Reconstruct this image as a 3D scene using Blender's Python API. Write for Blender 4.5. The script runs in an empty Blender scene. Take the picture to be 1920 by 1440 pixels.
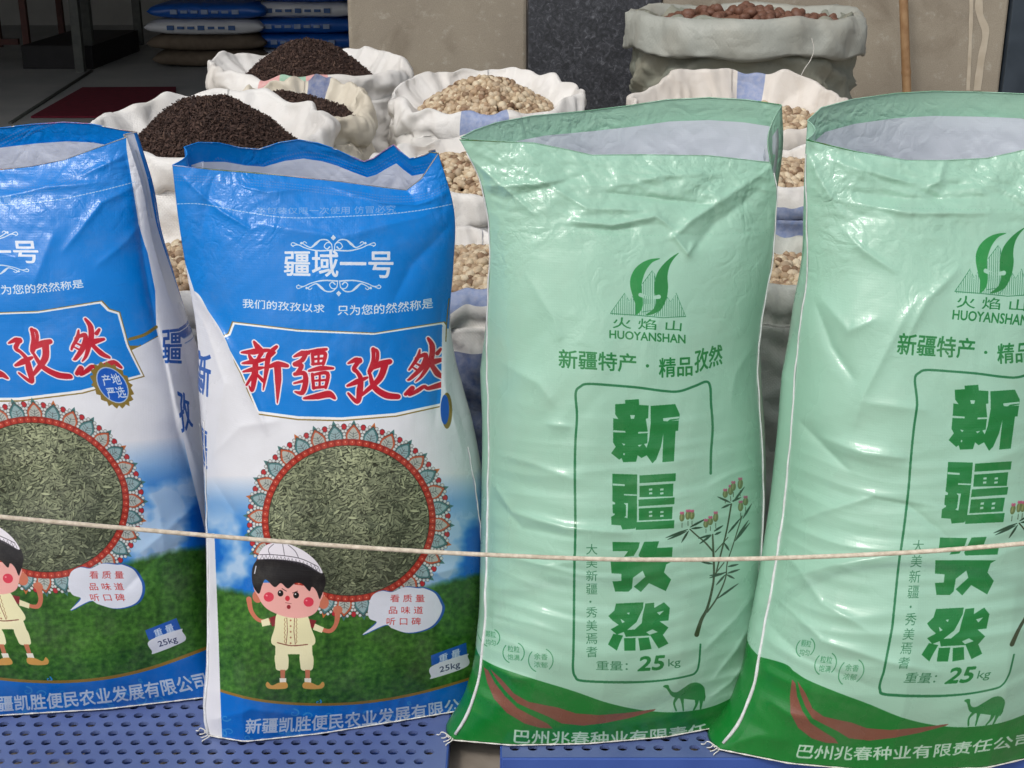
import bpy, math, random
import numpy as np
from mathutils import Vector
R = math.radians
rng = np.random.default_rng(7)
random.seed(7)

# ------------------------------------------------------------------ camera, world, sun, exposure
scene = bpy.context.scene
C = scene.collection
F_PX, PITCH, CAM_Z = 2600.0, R(20), 1.40
cam_data = bpy.data.cameras.new('camera')
cam_data.sensor_width = 36
cam_data.lens = 36 * F_PX / 1920
cam_data.clip_start = 0.05
cam_data.clip_end = 500
cam = bpy.data.objects.new('camera', cam_data)
C.objects.link(cam)
cam.location = (0, 0, CAM_Z)
cam.rotation_euler = (R(90) - PITCH, 0, 0)
scene.camera = cam

SUN_EL, SUN_AZ = R(50), R(214)          # azimuth clockwise from +Y (behind the camera, a little left)
world = bpy.data.worlds.new('World')
scene.world = world
world.use_nodes = True
wn, wl = world.node_tree.nodes, world.node_tree.links
wn.clear()
sky = wn.new('ShaderNodeTexSky')
sky.sky_type = 'NISHITA'
sky.sun_disc = False
sky.sun_elevation = SUN_EL
sky.sun_rotation = SUN_AZ
sky.dust_density = 4.0
sky.air_density = 1.0
hsv = wn.new('ShaderNodeHueSaturation')
hsv.inputs['Saturation'].default_value = 0.35
bg = wn.new('ShaderNodeBackground')
bg.inputs['Strength'].default_value = 0.122
wo = wn.new('ShaderNodeOutputWorld')
wl.new(sky.outputs[0], hsv.inputs['Color'])
wl.new(hsv.outputs[0], bg.inputs['Color'])
wl.new(bg.outputs[0], wo.inputs['Surface'])

sd = bpy.data.lights.new('sun', 'SUN')
sd.energy = 1.02
sd.angle = R(10)
sd.color = (1.0, 0.965, 0.92)
so = bpy.data.objects.new('sun', sd)
C.objects.link(so)
sdir = Vector((math.sin(SUN_AZ) * math.cos(SUN_EL), math.cos(SUN_AZ) * math.cos(SUN_EL), math.sin(SUN_EL)))
so.rotation_euler = (-sdir).to_track_quat('-Z', 'Y').to_euler()

scene.view_settings.view_transform = 'Standard'
scene.view_settings.look = 'None'
scene.view_settings.gamma = 1
scene.view_settings.exposure = 0.06
scene.render.engine = 'CYCLES'
scene.cycles.max_bounces = 8

# ------------------------------------------------------------------ helpers
cP, sP = math.cos(PITCH), math.sin(PITCH)

def at(px, py, Y):
    """point seen at photo pixel (px, py), Y metres in front of the camera foot"""
    px, py, Y = np.asarray(px, float), np.asarray(py, float), np.asarray(Y, float)
    x = (px - 960) / F_PX
    u = (720 - py) / F_PX
    dy = cP + u * sP
    dz = -sP + u * cP
    k = Y / dy
    return np.stack([x * k + 0 * Y, Y + 0 * k, CAM_Z + dz * k], -1)

def floor_y(px, py, z):
    u = (720 - py) / F_PX
    return (z - CAM_Z) * (cP + u * sP) / (-sP + u * cP)

def tag(o, label=None, cat=None, group=None, kind=None):
    if label: o['label'] = label
    if cat: o['category'] = cat
    if group: o['group'] = group
    if kind: o['kind'] = kind
    return o

def empty(name, loc, label, cat, group=None):
    o = bpy.data.objects.new(name, None)
    o.empty_display_size = 0.05
    C.objects.link(o)
    o.location = Vector(loc)
    return tag(o, label, cat, group)

def mesh_obj(name, V, Fc, mats, parent=None, smooth=True, uv=None, mat_idx=None):
    """V (n,3) world coordinates, Fc list/array of faces; a parented mesh is stored relative to its parent"""
    V = np.asarray(V, np.float64).reshape(-1, 3)
    if parent is not None:
        w = parent.location if parent.parent is None else parent.location + parent.parent.location
        V = V - np.array(w)
    m = bpy.data.meshes.new(name)
    if isinstance(Fc, np.ndarray):
        n, k = Fc.shape
        m.vertices.add(len(V)); m.vertices.foreach_set('co', V.astype(np.float32).ravel())
        m.loops.add(n * k); m.loops.foreach_set('vertex_index', Fc.astype(np.int32).ravel())
        m.polygons.add(n)
        m.polygons.foreach_set('loop_start', (np.arange(n) * k).astype(np.int32))
        m.update(calc_edges=True)
    else:
        m.from_pydata(V.tolist(), [], [list(map(int, f)) for f in Fc])
    for mt in (mats if isinstance(mats, (list, tuple)) else [mats]):
        m.materials.append(mt)
    if uv is not None:
        l = m.uv_layers.new(name='UVMap')
        vi = np.empty(len(m.loops), np.int32); m.loops.foreach_get('vertex_index', vi)
        l.data.foreach_set('uv', np.asarray(uv, np.float32)[vi].ravel())
    if mat_idx is not None:
        m.polygons.foreach_set('material_index', np.asarray(mat_idx, np.int32))
    if smooth:
        m.polygons.foreach_set('use_smooth', np.ones(len(m.polygons), bool))
    m.update()
    m.validate()
    o = bpy.data.objects.new(name, m)
    C.objects.link(o)
    if parent is not None:
        o.parent = parent
    return o

def grid_faces(nu, nv, wrap_u=False, off=0):
    """vertices laid out [v][u]"""
    iu = np.arange(nu if wrap_u else nu - 1); iv = np.arange(nv - 1)
    U, W = np.meshgrid(iu, iv)
    a = W * nu + U; b = W * nu + (U + 1) % nu
    return np.stack([a, b, b + nu, a + nu], -1).reshape(-1, 4) + off

def box_vf(x0, x1, y0, y1, z0, z1):
    V = [(x, y, z) for z in (z0, z1) for y in (y0, y1) for x in (x0, x1)]
    Fc = [(0, 2, 3, 1), (4, 5, 7, 6), (0, 1, 5, 4), (2, 6, 7, 3), (0, 4, 6, 2), (1, 3, 7, 5)]
    return V, Fc

def bevel(o, w=0.004, seg=2):
    b = o.modifiers.new('bevel', 'BEVEL'); b.width = w; b.segments = seg; b.limit_method = 'ANGLE'
    return o

def tube(name, pts, rad, mat, parent=None, n=10, twist=None):
    pts = np.asarray(pts, float); k = len(pts)
    rad = np.broadcast_to(np.asarray(rad, float), (k,))
    T = np.gradient(pts, axis=0); T /= np.linalg.norm(T, axis=1)[:, None] + 1e-12
    up = np.array([0, 0, 1.0]) if abs(T[:, 2]).mean() < .8 else np.array([1.0, 0, 0])
    A = np.cross(T, up); A /= np.linalg.norm(A, axis=1)[:, None] + 1e-12
    B = np.cross(T, A)
    th = np.linspace(0, 2 * np.pi, n, endpoint=False)
    ring = pts[:, None] + rad[:, None, None] * (np.cos(th)[None, :, None] * A[:, None] + np.sin(th)[None, :, None] * B[:, None])
    V = ring.reshape(-1, 3)
    Fq = grid_faces(n, k, True).tolist()
    Fq += [list(range(n))[::-1], [(k - 1) * n + i for i in range(n)]]
    s = np.linspace(0, 1, k)
    uv = np.stack([np.tile(th / 6.2832, k), np.repeat(s, n)], -1)
    return mesh_obj(name, V, Fq, mat, parent, uv=uv)

def cr(xs, ys, x):
    """monotone-ish cubic (Catmull) interpolation of table ys(xs) at x; linear extrapolation"""
    xs = np.asarray(xs, float); ys = np.asarray(ys, float)
    m = np.gradient(ys, xs)
    x = np.asarray(x, float)
    i = np.clip(np.searchsorted(xs, x) - 1, 0, len(xs) - 2)
    h = xs[i + 1] - xs[i]
    s = (x - xs[i]) / h
    sc = np.clip(s, 0, 1)
    r = ((1 + 2 * sc) * (1 - sc) ** 2) * ys[i] + sc * (1 - sc) ** 2 * h * m[i] + sc ** 2 * (3 - 2 * sc) * ys[i + 1] + sc ** 2 * (sc - 1) * h * m[i + 1]
    return r + np.where(s < 0, s * h * m[0], 0) + np.where(s > 1, (s - 1) * h * m[-1], 0)

_lat = {}
def vnoise(x, y, seed=0):
    """gradient noise, about -1..1"""
    if seed not in _lat:
        r = np.random.default_rng(1000 + seed)
        a = r.uniform(0, 2 * np.pi, (256, 256))
        _lat[seed] = (np.cos(a), np.sin(a))
    gx, gy = _lat[seed]
    xi = np.floor(x).astype(int); yi = np.floor(y).astype(int)
    fx = x - xi; fy = y - yi
    u = fx * fx * fx * (fx * (fx * 6 - 15) + 10); v = fy * fy * fy * (fy * (fy * 6 - 15) + 10)
    def g(dx, dy):
        a = (xi + dx) & 255; b = (yi + dy) & 255
        return gx[b, a] * (fx - dx) + gy[b, a] * (fy - dy)
    n0 = g(0, 0) * (1 - u) + g(1, 0) * u
    n1 = g(0, 1) * (1 - u) + g(1, 1) * u
    return (n0 * (1 - v) + n1 * v) * 1.5

def fbm(x, y, seed=0, o=4, gain=.5):
    s = 0; a = 1.0; t = 0
    for k in range(o):
        s = s + a * vnoise(x * 2 ** k, y * 2 ** k, seed + k); t += a; a *= gain
    return s / t

def ridge(x, y, seed=0):
    """sharp creases between flat facets"""
    return 1 - np.minimum(np.abs(vnoise(x, y, seed)) * 2.2, 1)

def facet(x, y, seed=0, k=3):
    """crumpled-sheet height: sum of folded, warped plane waves"""
    r = np.random.default_rng(50 + seed)
    wx = x + .35 * vnoise(x * .7, y * .7, seed + 3); wy = y + .35 * vnoise(x * .7, y * .7, seed + 4)
    s = 0
    for i in range(k):
        a = r.uniform(0, np.pi); f = r.uniform(.7, 1.6); p = r.uniform(0, 9)
        q = (np.cos(a) * wx + np.sin(a) * wy) * f + p + .5 * vnoise(wx * .5 + i * 7, wy * .5, seed + 11 + i)
        s = s + np.abs((q % 1) * 2 - 1) / f
    return s / k - .5

# ------------------------------------------------------------------ materials
def srgb(r, g, b):
    f = lambda c: (c / 255 / 12.92) if c / 255 <= .04045 else ((c / 255 + .055) / 1.055) ** 2.4
    return (f(r), f(g), f(b), 1)

def new_mat(name, rough=.6, spec=.5):
    m = bpy.data.materials.new(name); m.use_nodes = True
    nt = m.node_tree; b = nt.nodes['Principled BSDF']
    b.inputs['Roughness'].default_value = rough
    b.inputs['Specular IOR Level'].default_value = spec
    return m, nt, b

def N(nt, t, **kw):
    n = nt.nodes.new(t)
    for k, v in kw.items():
        if k in n.inputs.keys() if isinstance(k, str) else False: n.inputs[k].default_value = v
        else: setattr(n, k, v)
    return n

def noise_mat(name, c1, c2, scale=20, rough=.7, bump=.2, bump_scale=60, detail=6, spec=.4, coord='Object', dist=.002, c3=None):
    m, nt, b = new_mat(name, rough, spec)
    tc = N(nt, 'ShaderNodeTexCoord')
    n1 = N(nt, 'ShaderNodeTexNoise'); n1.inputs['Scale'].default_value = scale; n1.inputs['Detail'].default_value = detail
    rp = N(nt, 'ShaderNodeValToRGB')
    rp.color_ramp.elements[0].color = c1; rp.color_ramp.elements[1].color = c2
    rp.color_ramp.elements[0].position = .35; rp.color_ramp.elements[1].position = .65
    if c3:
        e = rp.color_ramp.elements.new(.75); e.color = c3
    nt.links.new(tc.outputs[coord], n1.inputs['Vector'])
    nt.links.new(n1.outputs['Fac'], rp.inputs[0]); nt.links.new(rp.outputs[0], b.inputs['Base Color'])
    n2 = N(nt, 'ShaderNodeTexNoise'); n2.inputs['Scale'].default_value = bump_scale; n2.inputs['Detail'].default_value = 5
    nt.links.new(tc.outputs[coord], n2.inputs['Vector'])
    bp = N(nt, 'ShaderNodeBump'); bp.inputs['Strength'].default_value = bump; bp.inputs['Distance'].default_value = dist
    nt.links.new(n2.outputs['Fac'], bp.inputs['Height']); nt.links.new(bp.outputs[0], b.inputs['Normal'])
    return m

# ------------------------------------------------------------------ a small polygon painter for the printed bag artwork
class Canvas:
    def __init__(s, W, H, warp, ss=2):
        s.W, s.H, s.ss, s.warp = W, H, ss, warp
        s.a = np.full((H * ss, W * ss, 3), 255, np.uint8)
    def dens(s, P):
        P = np.asarray(P, float)
        Q = np.roll(P, -1, 0); out = []
        for a, b in zip(P, Q):
            n = max(1, int(np.hypot(*(b - a)) / 12))
            out.append(a + (b - a) * (np.arange(n) / n)[:, None])
        return np.concatenate(out)
    def mask_edges(s, A, B):
        """even-odd mask of a set of edges A->B in canvas pixels"""
        h, w = s.a.shape[:2]
        x0 = int(max(0, min(A[:, 0].min(), B[:, 0].min()))); x1 = int(min(w, max(A[:, 0].max(), B[:, 0].max()) + 2))
        y0 = int(max(0, math.floor(min(A[:, 1].min(), B[:, 1].min())))); y1 = int(min(h, max(A[:, 1].max(), B[:, 1].max()) + 2))
        if x1 <= x0 or y1 <= y0: return None
        sw = A[:, 1] > B[:, 1]
        P = np.where(sw[:, None], B, A); Q = np.where(sw[:, None], A, B)
        r0 = np.clip(np.ceil(P[:, 1] - .5).astype(int), y0, y1); r1 = np.clip(np.ceil(Q[:, 1] - .5).astype(int), y0, y1)
        cnt = np.maximum(r1 - r0, 0)
        if cnt.sum() == 0: return None
        e = np.repeat(np.arange(len(P)), cnt)
        st = np.repeat(np.cumsum(cnt) - cnt, cnt)
        rows = r0[e] + (np.arange(cnt.sum()) - st)
        dx = (Q[:, 0] - P[:, 0]) / np.maximum(Q[:, 1] - P[:, 1], 1e-9)
        xs = P[e, 0] + (rows + .5 - P[e, 1]) * dx[e]
        xi = np.clip(np.ceil(xs - .5).astype(int), x0, x1) - x0
        M = np.zeros((y1 - y0, x1 - x0 + 1), np.int32)
        np.add.at(M, (rows - y0, xi), 1)
        return x0, y0, (np.cumsum(M, 1)[:, :-1] & 1).astype(bool)
    def paint(s, res, col, alpha=1.0):
        if res is None: return
        x0, y0, M = res
        v = s.a[y0:y0 + M.shape[0], x0:x0 + M.shape[1]]
        if callable(col):
            yy, xx = np.nonzero(M)
            v[yy, xx] = np.clip(col(v[yy, xx].astype(float)), 0, 255)
        elif alpha >= 1: v[M] = col
        else: v[M] = (v[M] * (1 - alpha) + np.array(col) * alpha).astype(np.uint8)
    def poly(s, P, col, alpha=1.0):
        P = s.warp(s.dens(P)) * s.ss
        s.paint(s.mask_edges(P, np.roll(P, -1, 0)), col, alpha)
    def mask(s, P):
        P = s.warp(s.dens(P)) * s.ss
        return s.mask_edges(P, np.roll(P, -1, 0))
    def polys(s, L, col, alpha=1.0):
        A = [s.warp(s.dens(P)) * s.ss for P in L]
        s.paint(s.mask_edges(np.concatenate(A), np.concatenate([np.roll(p, -1, 0) for p in A])), col, alpha)
    def smooth(s, P, n=8, closed=True):
        P = np.asarray(P, float); k = len(P); out = []
        for i in range(k if closed else k - 1):
            p0, p1, p2, p3 = (P[(i + j - 1) % k] if closed else P[min(max(i + j - 1, 0), k - 1)] for j in range(4))
            t = (np.arange(n) / n)[:, None]
            out.append(.5 * (2 * p1 + (p2 - p0) * t + (2 * p0 - 5 * p1 + 4 * p2 - p3) * t * t + (3 * p1 - p0 - 3 * p2 + p3) * t ** 3))
        if not closed: out.append(P[-1:])
        return np.concatenate(out)
    def spoly(s, P, col, alpha=1.0): s.poly(s.smooth(P), col, alpha)
    def ell(s, cx, cy, rx, ry, col, rot=0, n=28, alpha=1.0):
        t = np.linspace(0, 2 * np.pi, n, endpoint=False); c, q = math.cos(rot), math.sin(rot)
        x, y = rx * np.cos(t), ry * np.sin(t)
        s.poly(np.stack([cx + x * c - y * q, cy + x * q + y * c], -1), col, alpha)
    def line(s, P, w, col, curve=False, closed=False):
        """ribbon along P; w scalar or per-point width"""
        P = np.asarray(P, float)
        w = np.broadcast_to(np.asarray(w, float), (len(P),)).copy()
        if curve:
            n = 6; Q = s.smooth(P, n, closed)
            w = np.interp(np.linspace(0, 1, len(Q)), np.linspace(0, 1, len(P)), w); P = Q
        if closed: P = np.vstack([P, P[:1]]); w = np.append(w, w[0])
        T = np.gradient(P, axis=0); T /= np.linalg.norm(T, axis=1)[:, None] + 1e-9
        Nn = np.stack([-T[:, 1], T[:, 0]], -1)
        A = P + Nn * w[:, None] / 2; B = P - Nn * w[:, None] / 2
        for i in range(len(P) - 1):
            q = s.warp(np.array([A[i], A[i + 1], B[i + 1], B[i]])) * s.ss
            s.paint(s.mask_edges(q, np.roll(q, -1, 0)), col)
        for i in range(len(P)):
            if w[i] > 1.4: s.ell(P[i, 0], P[i, 1], w[i] / 2, w[i] / 2, col, n=10)
    def dash(s, P, step, frac, w, col):
        P = s.smooth(P, 16, False); d = np.r_[0, np.cumsum(np.hypot(*np.diff(P, axis=0).T))]
        k = 0.0
        while k < d[-1]:
            q = [np.array([np.interp(z, d, P[:, 0]), np.interp(z, d, P[:, 1])]) for z in (k, min(k + step * frac, d[-1]))]
            s.line(q, w, col); k += step
    def text(s, txt, quad, col, bold=0.0, sag=0, outline=None, shear=0):
        """text whose ink box fills the quad TL, TR, BR, BL (photo pixels); sag lowers the middle"""
        V, T = glyphs(txt)
        if shear: V = V + np.stack([V[:, 1] * shear, 0 * V[:, 1]], -1); V = (V - V.min(0)) / (V.max(0) - V.min(0))
        TL, TR, BR, BL = [np.array(q, float) for q in quad]
        x, y = V[:, :1], 1 - V[:, 1:]
        P = (TL * (1 - x) + TR * x) * (1 - y) + (BL * (1 - x) + BR * x) * y
        P[:, 1] += (sag * 4 * x * (1 - x))[:, 0]
        h = .5 * abs(BL[1] - TL[1] + BR[1] - TR[1]) * bold * 1.5
        for k in range(8 if bold else 1):
            Q = P + ([h * math.cos(k * .785), h * math.sin(k * .785)] if bold else [0, 0])
            Q = s.warp(Q) * s.ss
            A = Q[T].reshape(-1, 2); B = Q[np.roll(T, -1, 1)].reshape(-1, 2)
            s.paint(s.mask_edges(A, B), col)
    def image(s, name):
        a = s.a.reshape(s.H, s.ss, s.W, s.ss, 3).astype(np.float32).mean((1, 3)) / 255
        img = bpy.data.images.new(name, s.W, s.H)
        px = np.ones((s.H, s.W, 4), np.float32); px[..., :3] = a[::-1]
        img.pixels.foreach_set(px.ravel()); img.update(); img.pack()
        return img

_gl = {}
def glyphs(txt, bold=0.0):
    if (txt, bold) in _gl: return _gl[(txt, bold)]
    cu = bpy.data.curves.new('lettering', 'FONT'); cu.body = txt; cu.resolution_u = 3; cu.offset = bold; cu.space_line = 1.15
    o = bpy.data.objects.new('lettering', cu); C.objects.link(o)
    me = o.to_mesh()
    me.calc_loop_triangles()
    V = np.empty(len(me.vertices) * 3, np.float32); me.vertices.foreach_get('co', V); V = V.reshape(-1, 3)[:, :2].astype(float)
    T = np.empty(len(me.loop_triangles) * 3, np.int32); me.loop_triangles.foreach_get('vertices', T); T = T.reshape(-1, 3)
    o.to_mesh_clear(); bpy.data.objects.remove(o); bpy.data.curves.remove(cu)
    V = (V - V.min(0)) / (V.max(0) - V.min(0))
    _gl[(txt, bold)] = (V, T)
    return V, T

# ------------------------------------------------------------------ the printed bags: outlines measured on the photograph
class Outline:
    """front of a bag: u 0..1 left to right, t 0..1 rim to base, both as photo pixels and as depth"""
    def __init__(s, rows, rim, back, base, Yb, lean, bulge, rot=0.0):
        s.t = np.array([r[0] for r in rows]); s.L = np.array([r[1] for r in rows], float); s.R = np.array([r[2] for r in rows], float)
        s.rim, s.back, s.base = (np.array(q, float) for q in (rim, back, base))
        s.Yb, s.lean, s.bulge, s.rot = Yb, lean, bulge, rot
    def px(s, u, t):
        Lx, Ly, Rx, Ry = (cr(s.t, c, t) for c in (s.L[:, 0], s.L[:, 1], s.R[:, 0], s.R[:, 1]))
        x = Lx + (Rx - Lx) * u; y = Ly + (Ry - Ly) * u
        ro = np.interp(s.rim_x(u), s.rim[:, 0], s.rim[:, 1]) - (s.L[0, 1] + (s.R[0, 1] - s.L[0, 1]) * u)
        bo = np.interp(s.L[-1, 0] + (s.R[-1, 0] - s.L[-1, 0]) * u, s.base[:, 0], s.base[:, 1]) - (s.L[-1, 1] + (s.R[-1, 1] - s.L[-1, 1]) * u)
        y = y + ro * np.clip(1 - t / .12, 0, 1) ** 1.5 + bo * np.clip((t - .7) / .3, 0, 1) ** 1.5
        return x, y
    def rim_x(s, u): return s.L[0, 0] + (s.R[0, 0] - s.L[0, 0]) * u
    def inv(s, P):
        """photo pixel -> (u, t), from a table solved once"""
        P = np.asarray(P, float)
        if not hasattr(s, 'tab'):
            s.gx0, s.gy0, s.gs = min(s.L[:, 0].min(), s.R[:, 0].min()) - 220, 120, 5.0
            nx = int((s.R[:, 0].max() + 220 - s.gx0) / s.gs) + 2; ny = int((1560 - s.gy0) / s.gs)
            gx, gy = np.meshgrid(s.gx0 + np.arange(nx) * s.gs, s.gy0 + np.arange(ny) * s.gs)
            s.tab = s.solve(np.stack([gx.ravel(), gy.ravel()], -1)).reshape(ny, nx, 2)
        fx = np.clip((P[:, 0] - s.gx0) / s.gs, 0, s.tab.shape[1] - 1.001); fy = np.clip((P[:, 1] - s.gy0) / s.gs, 0, s.tab.shape[0] - 1.001)
        i, j = fx.astype(int), fy.astype(int); a, b = (fx - i)[:, None], (fy - j)[:, None]; T = s.tab
        return (T[j, i] * (1 - a) + T[j, i + 1] * a) * (1 - b) + (T[j + 1, i] * (1 - a) + T[j + 1, i + 1] * a) * b
    def solve(s, P):
        P = np.asarray(P, float); x, y = P[:, 0], P[:, 1]
        t = np.clip((y - 300) / 1080, 0, 1); u = np.full_like(t, .5)
        for _ in range(14):
            Lx = cr(s.t, s.L[:, 0], t); Rx = cr(s.t, s.R[:, 0], t)
            u = (x - Lx) / (Rx - Lx)
            uc = np.clip(u, -.1, 1.1)
            y0 = s.px(uc, t)[1]; y1 = s.px(uc, t + .003)[1]
            t = t + np.clip((y - y0) / np.maximum((y1 - y0) / .003, 300), -.2, .2)
            t = np.clip(t, -.05, 1.05)
        return np.stack([u, t], -1)
    def depth(s, u, t):
        q = np.abs(2 * u - 1)
        prof = 1 - q ** 2.6 * .75 - .25 * q ** 8
        belly = cr([0, .06, .2, .45, .75, .93, 1.0], np.array([.10, .3, .62, .95, 1.1, .98, .72]), t) * s.bulge
        d = s.Yb + s.lean * (1 - t) + s.rot * (u - .5) - belly * prof + .012
        bx, by = s.px(u, np.ones_like(u))
        f = floor_y(bx, by, .1525)                      # where this column's base line stands on the pallet
        db = s.Yb + s.rot * (u - .5) - .72 * s.bulge * prof + .012
        w = np.clip((t - .55) / .45, 0, 1); w = w * w * (3 - 2 * w)
        return d + (f - db) * w

B2 = Outline([(0, (323, 310), (822, 287)), (.08, (333, 400), (850, 385)), (.19, (350, 510), (850, 500)), (.28, (366, 600), (842, 600)),
    (.38, (376, 710), (846, 710)), (.48, (384, 820), (872, 815)), (.60, (388, 950), (895, 945)), (.74, (391, 1100), (906, 1090)),
    (.88, (390, 1260), (903, 1230)), (.96, (385, 1345), (899, 1300)), (1, (392, 1380), (893, 1328))],
    [(323, 310), (400, 318), (520, 328), (640, 341), (720, 352), (762, 357), (790, 335), (822, 287)],
    [(345, 276), (372, 267), (410, 268), (450, 277), (485, 280), (525, 267), (560, 262), (595, 268), (625, 278), (655, 292), (682, 303), (700, 297), (718, 284), (738, 271), (752, 285), (768, 298), (795, 291), (816, 281)],
    [(392, 1380), (460, 1391), (600, 1376), (750, 1352), (893, 1328)], 1.93, .09, .115, .04)
B1 = Outline([(0, (-290, 345), (238, 257)), (.08, (-280, 430), (266, 345)), (.19, (-262, 535), (287, 452)), (.28, (-245, 620), (312, 540)),
    (.38, (-225, 725), (345, 655)), (.48, (-205, 830), (370, 770)), (.60, (-185, 955), (384, 900)), (.74, (-160, 1095), (390, 1050)),
    (.88, (-135, 1245), (391, 1200)), (.96, (-120, 1320), (390, 1275)), (1, (-110, 1345), (388, 1308))],
    [(-290, 345), (-150, 335), (0, 318), (60, 312), (120, 300), (180, 278), (238, 257)],
    [(-285, 300), (-150, 258), (0, 240), (60, 233), (120, 229), (170, 232), (225, 243), (257, 248)],
    [(-110, 1345), (0, 1342), (200, 1330), (388, 1308)], 2.02, .09, .115, .02)
B3 = Outline([(0, (862, 262), (1446, 305)), (.05, (895, 325), (1456, 355)), (.12, (915, 405), (1453, 425)), (.2, (918, 490), (1446, 500)),
    (.3, (914, 600), (1428, 600)), (.4, (914, 710), (1420, 700)), (.5, (917, 815), (1427, 810)), (.62, (915, 950), (1431, 940)),
    (.74, (912, 1080), (1424, 1070)), (.86, (907, 1200), (1410, 1200)), (.94, (891, 1300), (1400, 1290)), (.98, (868, 1355), (1396, 1335)), (1, (846, 1388), (1393, 1355))],
    [(862, 262), (1000, 268), (1060, 280), (1110, 291), (1200, 290), (1330, 292), (1446, 305)],
    [(864, 258), (890, 244), (930, 230), (1000, 217), (1100, 208), (1180, 198), (1250, 187), (1330, 183), (1400, 187), (1466, 197)],
    [(846, 1388), (960, 1398), (1100, 1395), (1250, 1382), (1393, 1355)], 1.94, .08, .125, .03)
B4 = Outline([(0, (1512, 262), (2080, 290)), (.05, (1511, 330), (2085, 350)), (.12, (1513, 415), (2080, 430)), (.2, (1514, 510), (2070, 510)),
    (.3, (1501, 605), (2060, 610)), (.4, (1490, 720), (2052, 715)), (.5, (1481, 840), (2050, 820)), (.62, (1469, 960), (2048, 950)),
    (.74, (1452, 1075), (2040, 1080)), (.86, (1428, 1205), (2030, 1210)), (.94, (1405, 1310), (2020, 1310)), (.98, (1375, 1370), (2010, 1370)), (1, (1345, 1405), (2000, 1405))],
    [(1512, 262), (1600, 283), (1700, 301), (1770, 301), (1850, 297), (1905, 285), (1960, 270), (2080, 290)],
    [(1514, 226), (1540, 202), (1600, 186), (1680, 175), (1750, 171), (1850, 173), (1920, 176), (2080, 205)],
    [(1345, 1405), (1480, 1432), (1650, 1447), (1850, 1440), (2000, 1405)], 1.88, .09, .125, .0)

CW, CH = 860, 1700

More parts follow.
